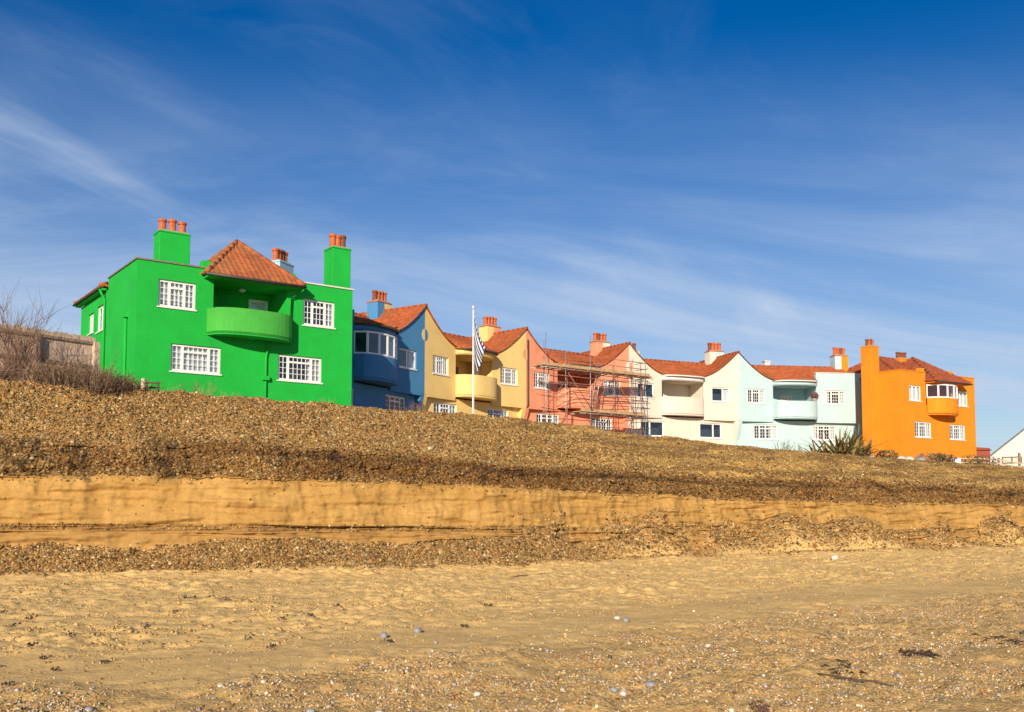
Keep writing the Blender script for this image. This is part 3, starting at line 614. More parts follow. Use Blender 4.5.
# ------------------------------------------------------------------ the two turned end houses (green, orange)
def end_house(name, label, F, mat, zt, chim, bay, tilem, side_windows, stack_side):
    Wd, Dp = 9.2, 8.9; Zg = 4.2
    H = empty(name, F.pt(0, 0, Zg)); tag(H, label, 'house', 'crescent of painted seaside houses')
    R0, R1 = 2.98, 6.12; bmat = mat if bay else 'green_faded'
    ups = [(.82, 2.27, 9.13, 10.2), (6.87, 8.34, 9.07, 10.2)] if not bay else [(1.0, 2.42, 8.74, 9.86), (6.88, 8.28, 8.66, 9.78)]
    lows = [(1.35, 3.33, 6.64, 7.72), (5.78, 7.76, 6.62, 7.70)] if not bay else [(1.58, 3.55, 6.12, 7.26), (5.82, 7.82, 6.1, 7.22)]
    zb0, zb1 = (8.22, 9.26) if not bay else (7.82, 9.02); ztop = 10.5 if not bay else 10.12
    m = MB(); wall(m, F, 0, Wd, Zg, ztop, ups+lows+[(R0, R1, zb0+.12, ztop-.001)])
    # parapets left and right of the hipped roof
    wall(m, F, 0, R0, ztop, zt); wall(m, F, R1, Wd, ztop, zt)
    m.build('wall', mat, H)
    BK = Fac(F.xy(0, -Dp), F.a+90); sw = MB()          # left side wall, u from the back to the front corner
    if not bay: wall(sw, BK, 0, 4.7, Zg, 10.4, side_windows); wall(sw, BK, 4.7, Dp-.255, Zg, zt)
    else:                                             # the orange house is shallow on the crescent side: its neighbour stands behind
        wall(sw, BK, Dp-2.75, Dp-.255, Zg, zt); BK2 = Fac(F.xy(2.1, -Dp), F.a+90); wall(sw, BK2, 0, Dp-2.76, Zg, 10.6)
        wall(sw, Fac(F.xy(2.09, -2.76), F.a+180), 0, 2.08, Zg, zt)
    sw.build('side_wall', mat, H)
    RT = Fac(F.xy(Wd, 0), F.a-90); sw = MB(); wall(sw, RT, .255, 5, Zg, zt); wall(sw, RT, 5, Dp, Zg, 10.4); sw.build('side_wall', mat, H)
    RE = Fac(F.xy(Wd, -Dp), F.a+180); wall(MB(), RE, .26, Wd-.26 if not bay else Wd-2.4, Zg, 10.4).build('rear_wall', mat, H)
    # coping on the parapets
    cp = 'coping_grey' if not bay else mat
    MB().box(F, -.05, R0, -.30, .05, zt, zt+.06).build('coping', cp, H); MB().box(F, R1, Wd+.05, -.30, .05, zt, zt+.06).build('coping', 'coping_pale' if not bay else mat, H)
    MB().box(BK, 4.7 if not bay else Dp-2.75, Dp-.305, -.30, .05, zt, zt+.06).build('coping', cp, H); MB().box(RT, .305, 5, -.30, .05, zt, zt+.06).build('coping', cp, H)
    # flat roof deck behind the parapets
    MB().box(F, .25 if not bay else 2.4, Wd-.25, -5.2, -.25, 10.53 if not bay else 10.14, 10.63 if not bay else 10.24).build('flat_roof', 'lead_flashing', H)
    # balcony recess: back wall, cheeks, ceiling, floor
    ro = -1.7; rec = MB(); wall(rec, F, R0-.3, R1+.3, zb0, ztop, [], o=ro, th=.2)
    for u, s_ in ((R0, -1), (R1, 1)): rec.box(F, u-.2 if s_ < 0 else u+.002, u-.002 if s_ < 0 else u+.2, ro+.002, -.252, zb0, ztop)
    rec.build('recess_wall', mat, H)
    MB().box(F, R0-.19, R1+.19, ro+.002, -.01, ztop+.002, ztop+.12).build('recess_ceiling', mat, H)
    A = arc(F, 2.74 if not bay else 3.12, 6.34 if not bay else 6.32, .0, .95)
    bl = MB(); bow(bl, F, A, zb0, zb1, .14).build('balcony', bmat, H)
    bal = [o for o in COL.objects if o.name.startswith('balcony') and o.parent == H][-1]
    deck(MB(), F, A, ro+.21, zb0-.04, zb0+.10).build('balcony_floor', mat, bal)
    MB().poly([F.pt(u, o, zb1+.004) for u, o in A]) if False else None
    if bay:
        bow_glazing(H, F, [(u, o-.03) for u, o in A], zb1, 10.02, 5)
    else:                                             # door and lamp in the shade of the balcony
        d = MB().box(F, 5.1, 5.95, ro+.002, ro+.06, zb0+.1, zb0+2.0).build('balcony_door', 'white_paint', H)
        MB().box(F, 5.2, 5.85, ro+.061, ro+.07, zb0+.9, zb0+1.9).build('pane', 'glass', d)
        MB().lathe(F.xy(4.55, -1.0), [(.09, ztop-.02), (.14, ztop-.06), (.14, ztop-.12), (.06, ztop-.16)], 10).build('ceiling_lamp', 'white_paint', H)
    # hipped roof over the balcony
    ze = 10.56 if not bay else 10.2; ap = (4.56, -1.75, 12.62) if not bay else (4.62, -2.1, 12.3)
    e0, e1, ef = (2.48, 6.64, .62) if not bay else (2.9, 7.2, .95)
    cs = [F.pt(e0, ef, ze), F.pt(e1, ef, ze), F.pt(e1, -4.2, ze), F.pt(e0, -4.2, ze)]
    ra = F.pt(*ap); hip_roof(H, cs, (ra, ra), tilem)
    gutter(H, [F.pt(e0-.05, ef+.05, ze-.03), F.pt(e1+.05, ef+.05, ze-.03)])
    MB().box(F, e0+.1, e1-.1, -.0+.01, ef-.03, ze-.10, ze-.03).build('soffit', mat, H)
    for u in (R0-.27, R1+.22):
        MB().box(F, u-.17, u+.17, -.45, -.02, zt+.06, zt+.34).build('parapet_block', mat, H)
    # rear roof
    zr = 10.55; ez = [F.pt(-.25, -4.4, zr), F.pt(Wd+.1, -4.4, zr), F.pt(Wd+.1, -Dp-.2, zr), F.pt(-.25, -Dp-.2, zr)]
    if bay: zr = 10.75; ez = [F.pt(1.9, -1.2, zr), F.pt(Wd-.3, -1.2, zr), F.pt(Wd+.1, -Dp-.3, zr), F.pt(1.9, -Dp-.3, zr)]
    rz = 11.7 if not bay else 12.75; om = -6.7 if not bay else -5.2
    hip_roof(H, ez, (F.pt(2.6 if not bay else 4.6, om, rz), F.pt(Wd-2.6, om, rz)), 'tile_red' if bay else tilem)
    if not bay:
        gutter(H, [F.pt(-.29, -4.4, zr-.05), F.pt(-.29, -Dp-.2, zr-.05)])
        MB().box(F, -.23, -.01, -Dp-.15, -4.42, zr-.14, zr-.06).build('soffit', mat, H)
    for a in chim: chimney(H, F, *a[:6], mat, **a[6])
    for k, (u0, u1, z0, z1) in enumerate(ups):
        window(H, F, u0, u1, z0, z1, lights=UP3 if not bay else ((0, .34, 1, 1, False), (.34, .66, 1, 1, False), (.66, 1, 1, 1, False)), curtain='net' if k == 0 and not bay else ('full' if bay else 'right'), bar=.021)
    for k, (u0, u1, z0, z1) in enumerate(lows):
        window(H, F, u0, u1, z0, z1, lights=LOW3 if not bay else UP3, curtain='full' if k == 0 and not bay else 'right', bar=.021)
    for u0, u1, z0, z1 in side_windows: window(H, BK, u0, u1, z0, z1, lights=((0, .5, 1, 3, False), (.5, 1, 1, 3, False)), curtain='full')
    return H, BK
FG = Fac((-14.4, 36.0), 53)
HG, BKG = end_house('house', 'bright green end house with bowed open balcony under a small hipped tile roof', FG, 'green_render', 10.86,
    [(1.15, 2.38, -1.95, -1.15, 10.3, 12.40, dict(pots=3, pot_h=.52)), (9.0, 9.92, -2.5, -1.6, 10.0, 13.1, dict(pots=3, pot_h=.60))], False, 'tile_ochre',
    [(2.9, 4.1, 8.82, 9.93), (1.43, 2.3, 8.95, 9.83)], 1)
pipe(HG, [FG.pt(5.30, .05, 8.15), FG.pt(5.30, .06, 7.9), FG.pt(5.22, .06, 7.5), FG.pt(5.22, .06, 4.6)], 'green_render')
MB().box(FG, 5.08, 5.36, .0, .16, 6.55, 6.72).build('hopper', 'green_render', HG)
pipe(HG, [FG.pt(6.62, .60, 10.45), FG.pt(6.55, .30, 10.36), FG.pt(6.30, .07, 10.1), FG.pt(6.26, .07, 9.0)], 'green_render')
pipe(HG, [BKG.pt(7.7, .06, 8.8), BKG.pt(7.7, .06, 4.6)], 'green_render', .05)
MB().box(BKG, 7.55, 7.85, 0, .15, 8.75, 8.92).build('hopper', 'green_render', HG)
pipe(HG, [BKG.pt(4.4, .27, 10.45), BKG.pt(4.4, .2, 10.25), BKG.pt(4.4, .06, 10.05), BKG.pt(4.4, .06, 4.6)], 'green_render', .05)

FO = Fac((27.64, 67.22), 57)
HO, BKO = end_house('house', 'vivid orange end house with glazed bow window under a hipped roof', FO, 'orange_render', 10.86,
    [(-.75, .2, -2.7, -1.82, 4.2, 12.72, dict(pots=4, pot_h=.5, potr=.125)), (6.7, 8.0, -5.4, -4.5, 10.6, 12.75, dict(pots=4, pot_h=.5, potr=.15, potmat='pot_dark'))], True, 'tile_red', [], 0)

# ------------------------------------------------------------------ the five crescent houses
BND = [(-8.92, 44.56), (-4.89, 52.83), (.89, 59.96), (8.15, 65.70), (16.72, 69.73), (26.7, 71.85)]
GAN = [19.5, 32.5, 45.4, 58.3, 71.4, 80.0]
def crescent_house(i, label, mat, nextmat, uw, lw, curt, tilem='tile_orange', glazed=False, flat_right=False, flat_left=False, recess='plain', bulge=.95, sillmat='sill_paint'):
    Zg = 4.2; JZ = 7.52; EZ = 10.50; PK = 12.50; WL = 2.95; WR = 2.95 if not flat_right else 3.85
    FL = Fac(BND[i], GAN[i]); FR = Fac(BND[i+1], GAN[i+1])
    A, B_ = Vector((*BND[i], 0)), Vector((*BND[i+1], 0)); d = B_-A; LH = d.length; FH = Fac(BND[i], math.degrees(math.atan2(d.x, d.y)))
    pa, pb = FL.pt(WL, 0, 0), FR.pt(-WR, 0, 0); d = pb-pa; LC = d.length; FC = Fac((pa.x, pa.y), math.degrees(math.atan2(d.x, d.y)))
    H = empty('house', (*BND[i], Zg)); tag(H, label, 'house', 'crescent of painted seaside houses')
    curve = lambda w, WW: EZ+.05+(PK-EZ-.05)*max(0, 1-abs(w)/WW)**1.5
    m = MB(); hw = (.75, 2.25, 8.78, 9.83); hr = (-2.25, -.75, 8.78, 9.83) if not flat_right else (-3.07, -1.49, 8.82, 9.86)
    if flat_left: wall(m, FL, 0, WL, JZ, 11.16, [hw])
    else: wall(m, FL, 0, WL, JZ, EZ+.05, [hw], top=lambda u: curve(u, WL)+.002)
    m.build('upper_wall', mat, H); m = MB()
    if flat_right: wall(m, FR, -WR, 0, JZ, 11.16, [hr])
    else: wall(m, FR, -WR, 0, JZ, EZ+.05, [hr], top=lambda u: curve(u, WR)+.002)
    m.build('upper_wall', mat, H)
    if flat_right: MB().box(FR, -WR-.04, .04, -.3, .05, 11.16, 11.22).build('coping', 'coping_pale', H)
    # ground floor, set back under the jetty
    lows = [(1.22, 3.18, 6.1, 7.2), (LH-3.2, LH-1.22, 6.1, 7.2)] if not flat_right else [(1.38, 3.34, 6.12, 7.2), (6.18, 8.1, 6.12, 7.22)]
    g_ = MB(); wall(g_, FH, 0, LH, Zg, JZ, lows, o=-.45); g_.build('lower_wall', mat, H)
    for F, u0, u1 in ((FL, .30, WL), (FR, -WR, -.30 if not flat_right else -.2)):
        MB().box(F, u0, u1, -.70, -.003, JZ-.12, JZ-.003).build('jetty', mat, H)
    for F, u0, u1 in ((FL, .0, .30), (FR, -.30, 0)):   # flared bracket where two houses meet
        b = MB(); n = 7; pr = [(-.62+.617*math.sin(math.pi/2*k/n)**1.0*(k/n)**.6, 5.2+(JZ-.003-5.2)*k/n) for k in range(n+1)]
        b.grid([[F.pt(u0, -.8, z) for o, z in pr], [F.pt(u0, o, z) for o, z in pr], [F.pt(u1, o, z) for o, z in pr], [F.pt(u1, -.8, z) for o, z in pr]]); b.build('bracket', mat, H, smooth=False)
    # balcony recess
    ro = -1.75; r = MB(); wall(r, FC, -.28, LC+.28, JZ, 10.4, [], o=ro, th=.2)
    r.box(FC, -.28, -.003, ro+.002, -.26, JZ, 10.4); r.box(FC, LC+.003, LC+.28, ro+.002, -.26, JZ, 10.4); r.build('recess_wall', mat, H)
    top = 8.93; bot = 7.70; arcp = arc(FC, -.03, LC+.03, .02, bulge)
    bal = bow(MB(), FC, arcp, bot, top, .13).build('balcony', mat, H)
    deck(MB(), FC, arcp, ro+.21, bot-.07, bot+.06).build('balcony_floor', mat, bal)
    fa = arc(FC, -.03, LC+.03, .02, bulge*.82); fas = bow(MB(), FC, fa, 10.12, 10.42, .12).build('fascia', 'white_paint' if recess == 'pale' else mat, H)
    deck(MB(), FC, fa, ro+.01, 10.13, 10.2).build('soffit', mat, fas)
    if glazed: bow_glazing(H, FC, [(u, o-.03) for u, o in arcp], top+.003, 10.11, 6)
    if recess == 'yellow':
        dd = MB().box(FC, 1.2, 2.1, ro+.003, ro+.06, bot+.06, 9.75).build('balcony_door', 'door_brown', H); MB().box(FC, 1.3, 2.0, ro+.061, ro+.07, 8.6, 9.65).build('pane', 'glass', dd)
        dd = MB().box(FC, .25, .95, ro+.003, ro+.06, 8.3, 9.6).build('recess_window', 'door_brown', H); MB().box(FC, .3, .9, ro+.061, ro+.07, 8.36, 9.54).build('pane', 'glass', dd)
        MB().box(FC, LC-.42, LC-.04, -1.3, -1.0, bot+.07, 10.12).build('recess_post', 'door_white', H)
    if recess == 'pale':
        dd = MB().box(FC, .75, 1.3, ro+.003, ro+.06, 8.6, 9.5).build('recess_window', 'white_paint', H); MB().box(FC, .8, 1.25, ro+.061, ro+.07, 8.66, 9.44).build('pane', 'glass', dd); MB().box(FC, .79, 1.26, ro+.0605, ro+.0615, 8.65, 9.45).build('blind', 'interior_dark', dd)
    if recess == 'mint':
        for a, b in ((.1, .7), (1.35, 2.3)):
            dd = MB().box(FC, a, b, ro+.003, ro+.06, 8.7, 9.6).build('recess_window', 'white_paint', H); n = 2 if b-a < .7 else 3
            for k in range(n): w_ = (b-a-.08)/n; MB().box(FC, a+.04+w_*k+.03, a+.04+w_*(k+1)-.03, ro+.061, ro+.07, 8.78, 9.52).build('pane', 'curtain_cream', dd)
    if recess == 'pink':
        dd = MB().box(FC, .35, LC-.4, ro+.003, ro+.06, 8.4, 9.8).build('recess_window', 'sheet_grey', H)
        for k in range(4): MB().box(FC, .45+.62*k, .98+.62*k, ro+.061, ro+.07, 8.5, 9.7).build('pane', 'glass', dd)
    # main roof: slope with an eave that follows the bow, then plain rear slope
    off_r, zr = -3.4, 12.05
    def eave(a): x = (a/LC)*2-1; return .16+bulge*.82*math.sqrt(max(0, 1-abs(x)**2.6)) if abs(x) < 1 else -.12
    lim = []
    for o in (-.1, off_r): l = FC.co(*FL.xy(0, o)[:2])[0]; q = FC.co(*FR.xy(0, o)[:2])[0]; lim.append((l, q))
    Tm = math.hypot(off_r+.1, zr-EZ)
    def S(a, t):
        f = t/Tm; oe = eave(a); o = oe*(1-f)+off_r*f; nrm = (FC.n*(zr-EZ)+Vector((0, 0, 1))*(oe-off_r)).normalized()
        return FC.pt(a, o, EZ-.02+(zr-EZ+.02)*f), nrm
    rr = lambda t: (lim[0][0]+(lim[1][0]-lim[0][0])*t/Tm+.01, lim[0][1]+(lim[1][1]-lim[0][1])*t/Tm-.01)
    na = 40; rows = []
    for k in range(7): t = Tm*k/6; a0, a1 = rr(t); rows.append([S(a0+(a1-a0)*q/na, t)[0]+Vector((0, 0, -.03)) for q in range(na+1)])
    a0, a1 = rr(Tm); rows.append([FC.pt(a0+(a1-a0)*q/na, -7.4, 10.3) for q in range(na+1)])
    rf = MB().grid(rows).build('roof', tilem, H, smooth=True)
    tiles(S, (Tm, rr)).build('roof_tiles', tilem, rf, smooth=True, kind='stuff')
    ridge_tiles([FC.pt(a0, off_r, zr+.03), FC.pt(a1, off_r, zr+.03)]).build('ridge_tiles', tilem, rf, smooth=True, kind='stuff')
    gut = MB().tube([S(LC*q/24, 0)[0]+FC.n*.05-Vector((0, 0, .05)) for q in range(25)], .05, 6).build('gutter', 'gutter_dark' if glazed else ('white_paint' if recess in ('pale', 'mint') else 'gutter_dark'), H, smooth=True)
    # swept half gables
    for F, WW, sg in ((FL, WL, 1), (FR, WR, -1)):
        if (sg < 0 and flat_right) or (sg > 0 and flat_left): continue
        ns = 40; ws = [WW*(1-k/ns) for k in range(ns+1)]; cl = [0.]
        for k in range(ns): cl.append(cl[-1]+math.hypot(ws[k]-ws[k+1], curve(ws[k], WW)-curve(ws[k+1], WW)))
        def SG(a, t, F=F, WW=WW, sg=sg, ws=ws, cl=cl):
            w = float(np.interp(t, cl, ws)); e = .02; z = curve(w, WW); dz = (curve(w+e, WW)-curve(w-e, WW))/(2*e) if w > e else (curve(w+e, WW)-z)/e
            nrm = (F.u*(-dz*sg)+Vector((0, 0, 1))).normalized(); return F.pt(sg*w, a, z+.01), nrm
        T2 = cl[-1]; rg = [[SG(a, T2*k/14)[0] for a in (.10, -1.5, -3.4, -5.5)] for k in range(15)]
        gr = MB().grid(rg).build('roof', tilem, H, smooth=True)
        tiles(SG, (T2, lambda t: (-5.5, .12)), hump=.03, lip=.035).build('roof_tiles', tilem, gr, smooth=True, kind='stuff')
        if sg > 0: ridge_tiles([F.pt(0, .12, PK+.03), F.pt(0, -5.5, PK+.03)], .09).build('ridge_tiles', tilem, gr, smooth=True, kind='stuff')
        if sg > 0: MB().lathe((0, 0), [(.001, 0)]*2, 3) if False else None
    # rear wall closes the shell
    wall(MB(), FH, .1, LH-.1, Zg, 10.25, [], o=-7.0).build('rear_wall', mat, H)
    if flat_right: MB().box(FR, -WR+.02, 0, -3.6, -.26, 10.75, 10.9).build('flat_roof', 'lead_flashing', H)
    # windows
    sm_ = sillmat
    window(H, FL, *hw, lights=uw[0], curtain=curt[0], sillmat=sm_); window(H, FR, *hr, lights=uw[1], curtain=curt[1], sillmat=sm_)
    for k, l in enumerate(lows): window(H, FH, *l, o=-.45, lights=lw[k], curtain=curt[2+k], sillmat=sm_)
    # party-wall chimney on the right boundary, half in each house's colour
    if nextmat: chimney(H, FR, -.62, .62 if not flat_right else .5, -3.75, -2.95, 11.6, 12.98, mat, pots=4, pot_h=.6, other=nextmat, potr=.15)
    # roundel where the two colours meet on the gable
    if not flat_right:
        p = FR.pt(-.14, .0, 10.9); n = 18
        for sg_, mm in ((-1, nextmat), (1, mat)):
            ring = [(sg_*(.004+.26*math.sin(math.pi*k/n)), 10.85+.34*math.cos(math.pi*k/n)) for k in range(n+1)]
            MB().grid([[FR.pt(a_, -.01, b_) for a_, b_ in ring], [FR.pt(a_, .015, b_) for a_, b_ in ring], [FR.pt(sg_*.004, .015, b_) for a_, b_ in ring]]).build('painted_roundel', mm, H)
    return H, FL, FR, FH, FC, LC
P2 = (UP3, UP3)
BLUE = crescent_house(0, 'blue terraced house half in shade behind the green one, with glazed bow window', 'blue_render', 'yellow_render', (UP3, ((0, .5, 1, 1, False), (.5, 1, 1, 1, False))), (LOW4, LOW4), ('none', 'right', 'none', 'none'), glazed=True, flat_left=True)
YELL = crescent_house(1, 'yellow terraced house with open bowed balcony behind the flagpole', 'yellow_render', 'pink_render', P2, (UP3, UP3), ('sides', 'right', 'right', 'right'), tilem='tile_orange', recess='yellow')
PINK = crescent_house(2, 'salmon pink terraced house wrapped in scaffolding', 'pink_render', 'cream_render', P2, (LOW4, LOW4), ('right', 'left', 'right', 'none'), recess='pink')
CREM = crescent_house(3, 'cream white terraced house with plain unbarred windows', 'cream_render', 'mint_render', (PLAIN2, PLAIN2R), (PLAIN2, PLAIN2R), ('none', 'right', 'none', 'none'), recess='pale', bulge=.6)
MINT = crescent_house(4, 'pale mint terraced house with flat parapet beside the orange one', 'mint_render', 'orange_render', P2, (LOW4, LOW4), ('right', 'sides', 'right', 'sides'), recess='mint', flat_right=True)
# pale blue party chimney between green and blue, small rear chimneys and a vent
FB0 = Fac(BND[0], GAN[0]); chimney(BLUE[0], FB0, -.55, .65, -2.9, -2.1, 11.4, 12.98, 'pale_blue_render', pots=4, pot_h=.58)
FH3 = CREM[3]; chimney(CREM[0], FH3, 3.9, 4.5, -6.2, -5.6, 11.0, 12.95, 'cream_render', pots=1, pot_h=.65, potr=.14, potmat='pot_dark')
FH4 = MINT[3]; MB().box(FH4, 4.3, 4.72, -4.6, -4.2, 11.4, 12.55).build('roof_vent', 'white_paint', MINT[0]); MB().box(FH4, 4.22, 4.80, -4.68, -4.12, 12.55, 12.62).build('vent_cap', 'coping_pale', MINT[0])
# black drainpipe on the yellow and pink party wall
FR2 = YELL[2]; pipe(PINK[0], [FR2.pt(.12, .07, 11.8), FR2.pt(.12, .07, 7.6), FR2.pt(.12, -.3, 7.1), FR2.pt(.12, -.36, 4.6)], 'gutter_dark', .05)
FR4 = MINT[2]; pipe(MINT[0], [FR4.pt(-.12, .07, 10.7), FR4.pt(-.12, .07, 7.6), FR4.pt(-.12, -.4, 7.2), FR4.pt(-.12, -.4, 4.6)], 'gutter_dark', .05); MB().box(FR4, -.25, 0.0, .01, .18, 10.68, 10.86).build('hopper', 'gutter_dark', MINT[0])

# ------------------------------------------------------------------ scaffolding round the pink house
def scaffold():
    F = PINK[3]; X = Vector((0, 0, 0)); SC = empty('scaffolding', F.pt(4.0, 1.3, 4.3)); tag(SC, 'steel tube scaffolding with timber boarded lifts round the pink house', 'scaffolding')
    oi, oo = 1.12, 2.0; r = .025
    def tb(name, a, b, mat='rust_tube', rr=r): return MB().tube([a, b], rr, 6).build(name, mat, SC, smooth=True)
    outer = [(-.05, 12.0, 'galvanised'), (1.62, 11.0, 'galvanised'), (3.7, 12.2, 'galvanised'), (5.85, 11.25, 'rust_tube'), (7.6, 11.0, 'rust_tube'), (8.75, 10.95, 'galvanised')]
    inner = [(.55, 11.6), (2.5, 10.6), (4.5, 10.6), (6.6, 10.6), (8.35, 10.95), (9.25, 10.9)]
    for u, zt, mt in outer: tb('standard', F.pt(u, oo, 4.2), F.pt(u+rng.uniform(-.05, .05), oo, zt), mt)
    for u, zt in inner: tb('standard', F.pt(u, oi, 4.2), F.pt(u, oi, zt), 'rust_tube')
    lifts = [(9.92, -.35, 9.3), (7.22, 2.9, 8.9)]
    for z, a, b in lifts:
        for o in (oi, oo): tb('ledger', F.pt(a-.2, o+.06, z-.10), F.pt(b+.2, o+.06, z-.12), 'galvanised')
        u = a+.3
        while u < b: tb('transom', F.pt(u, oi-.25, z-.05), F.pt(u, oo+.25, z-.05), 'rust_tube', .026); u += 1.15
        for k in range(5):                            # boards laid side by side, two or three lengths each
            o0 = oi+.0+k*.20; u = a-.1*rng.random(); 
            while u < b-.3:
                l = min(3.3+.3*rng.random(), b-u+.25*rng.random()); MB().box(F, u, u+l-.02, o0, o0+.19, z+.01*rng.random(), z+.055+.01*rng.random()).build('scaffold_board', 'scaffold_board', SC); u += l
        u = a
        while u < b-.3:                               # toe boards
            l = min(3.6, b-u); MB().box(F, u, u+l-.03, oo-.06, oo-.035, z+.06, z+.23).build('toe_board', 'scaffold_board', SC); u += l
    for z in (10.42, 10.85):
        tb('guard_rail', F.pt(-.3, oo-.07, z), F.pt(4.0, oo-.07, z+.02)); tb('guard_rail', F.pt(3.8, oo-.10, z), F.pt(9.0, oo-.10, z))
        tb('guard_rail', F.pt(8.85, oi-.1, z+.02), F.pt(8.85, oo+.2, z+.02))
    for z in (5.6, 6.3, 7.75, 8.25, 8.95, 9.4): tb('ledger', F.pt(-.2+.4*rng.random(), oo+.06, z), F.pt(9.0, oo+.06, z+rng.uniform(-.04, .04)), 'rust_tube', .024)
    for z in (8.2, 9.0): tb('ledger', F.pt(0, oi-.06, z), F.pt(9.3, oi-.06, z), 'rust_tube', .024)
    for a, b, z0, z1 in ((0, 1.6, 7.4, 9.2), (1.7, 3.7, 9.6, 7.4), (3.7, 5.8, 7.4, 9.7), (5.8, 7.6, 9.6, 7.4), (.2, 1.6, 5.0, 7.1), (5.8, 7.6, 5.0, 7.1), (7.7, 8.75, 7.3, 9.8)):
        tb('brace', F.pt(a, oo+.11, z0), F.pt(b, oo+.11, z1), 'rust_tube', .024)
    for z in (5.1, 5.7, 6.3, 6.9, 7.5, 8.1, 8.7, 9.3): tb('rung', F.pt(8.45, oo+.03, z), F.pt(9.25, oi+.05, z), 'galvanised', .022)
    for z0, z1 in ((5.1, 6.9), (6.9, 8.7)): tb('brace', F.pt(8.75, oo+.1, z0), F.pt(9.25, oi+.12, z1), 'galvanised', .022)
    L0, L1 = F.pt(4.05, oo-.35, 7.3), F.pt(4.75, oo-.35, 10.6); side = F.n*.0+F.u*.36     # ladder between the lifts
    lad = MB().tube([L0, L1], .028, 6).tube([L0+side, L1+side], .028, 6).build('ladder', 'galvanised', SC, smooth=True)
    for k in range(1, 12): t = k/12; MB().tube([L0.lerp(L1, t), L0.lerp(L1, t)+side], .015, 5).build('ladder_rung', 'galvanised', lad)
    for u in (.55, 4.5, 8.35):
        for z in (7.2, 9.85): MB().box(F, u-.05, u+.05, oi-.06, oi+.06, z-.05, z+.05).build('coupler', 'galvanised', SC)
    for u, _, _ in outer: MB().box(F, u-.09, u+.09, oo-.09, oo+.09, 4.17, 4.21).build('base_plate', 'galvanised', SC)
scaffold()

# ------------------------------------------------------------------ flagpole and flag
def flag():
    x, y = -1.86, 45.0; zg = ground(x, y); p = empty('flagpole', (x, y, zg)); tag(p, 'tall slim white flagpole on the bank before the yellow house', 'flagpole')
    MB().lathe((x, y), [(.036, zg-.15), (.036, zg+1.5), (.030, 8.5), (.022, 10.74), (.001, 10.745)], 10).build('pole', 'metal_white', p, smooth=True)
    MB().lathe((x, y), [(.02, 10.73), (.06, 10.78), (.065, 10.83), (.03, 10.89), (.001, 10.90)], 10).build('finial', 'coping_pale', p, smooth=True)
    MB().tube([(x+.06, y-.05, zg+1.0), (x+.06, y-.04, 10.7)], .006, 4).build('halyard', 'curtain_white', p)
    na, nb = 28, 40; V = []; UV = []
    tl, bl_, tr_, br_ = Vector((.05, 0, 10.70)), Vector((.05, 0, 9.25)), Vector((.60, 0, 8.80)), Vector((.24, 0, 7.70))
    for i in range(na+1):
        a = i/na
        for k in range(nb+1):
            b = k/nb; q = tl.lerp(bl_, a).lerp(tr_.lerp(br_, a), b); sag = math.sin(math.pi*b)
            q.x += -.10*sag*(1-.3*a)+.03*math.sin(9*a+2*b)*b; q.y = .17*math.sin(11*a+2.2*b)*b**.6+.06*math.sin(5*b+17*a)*b; q.z -= .10*sag
            V.append((x+q.x, y-.06+q.y, q.z)); UV.append((b, a))
    m = MB(); m.v = V; m.f = [(i*(nb+1)+k, i*(nb+1)+k+1, (i+1)*(nb+1)+k+1, (i+1)*(nb+1)+k) for i in range(na) for k in range(nb)]
    mt, N, L, P = newmat('flag_cloth'); uv = N.new('ShaderNodeUVMap'); sp = N.new('ShaderNodeSeparateXYZ'); L.new(uv.outputs[0], sp.inputs[0])
    def mth(op, a, b):
        n = N.new('ShaderNodeMath'); n.operation = op
        for i, v in ((0, a), (1, b)):
            if isinstance(v, (int, float)): n.inputs[i].default_value = v
            else: L.new(v, n.inputs[i])
        return n.outputs[0]
    stripe = mth('GREATER_THAN', mth('MODULO', mth('MULTIPLY', sp.outputs[1], 5.5), 1.0), .52)
    dash = mth('GREATER_THAN', mth('MODULO', mth('MULTIPLY', sp.outputs[0], 9.0), 1.0), .5); top = mth('LESS_THAN', sp.outputs[1], .11)
    f = mth('ADD', mth('MULTIPLY', top, dash), mth('MULTIPLY', mth('SUBTRACT', 1.0, top), stripe))
    L.new(mixc(N, L, f, (.72, .72, .74), (.025, .035, .12)), P.inputs['Base Color']); P.inputs['Roughness'].default_value = .9
    fl = empty('flag', (x, y, 9.35)); tag(fl, 'limp blue and white striped flag hanging from the flagpole', 'flag')
    o = m.build('flag_cloth', mt, fl, smooth=True); ul = o.data.uv_layers.new(name='UVMap')
    for lp in o.data.loops: ul.data[lp.index].uv = UV[lp.vertex_index]
    so = o.modifiers.new('thickness', 'SOLIDIFY'); so.thickness = .004
    for z in (10.68, 9.27): MB().tube([(x+.02, y-.05, z), (x+.08, y-.06, z)], .012, 5).build('toggle', 'bench_wood', fl)
flag()

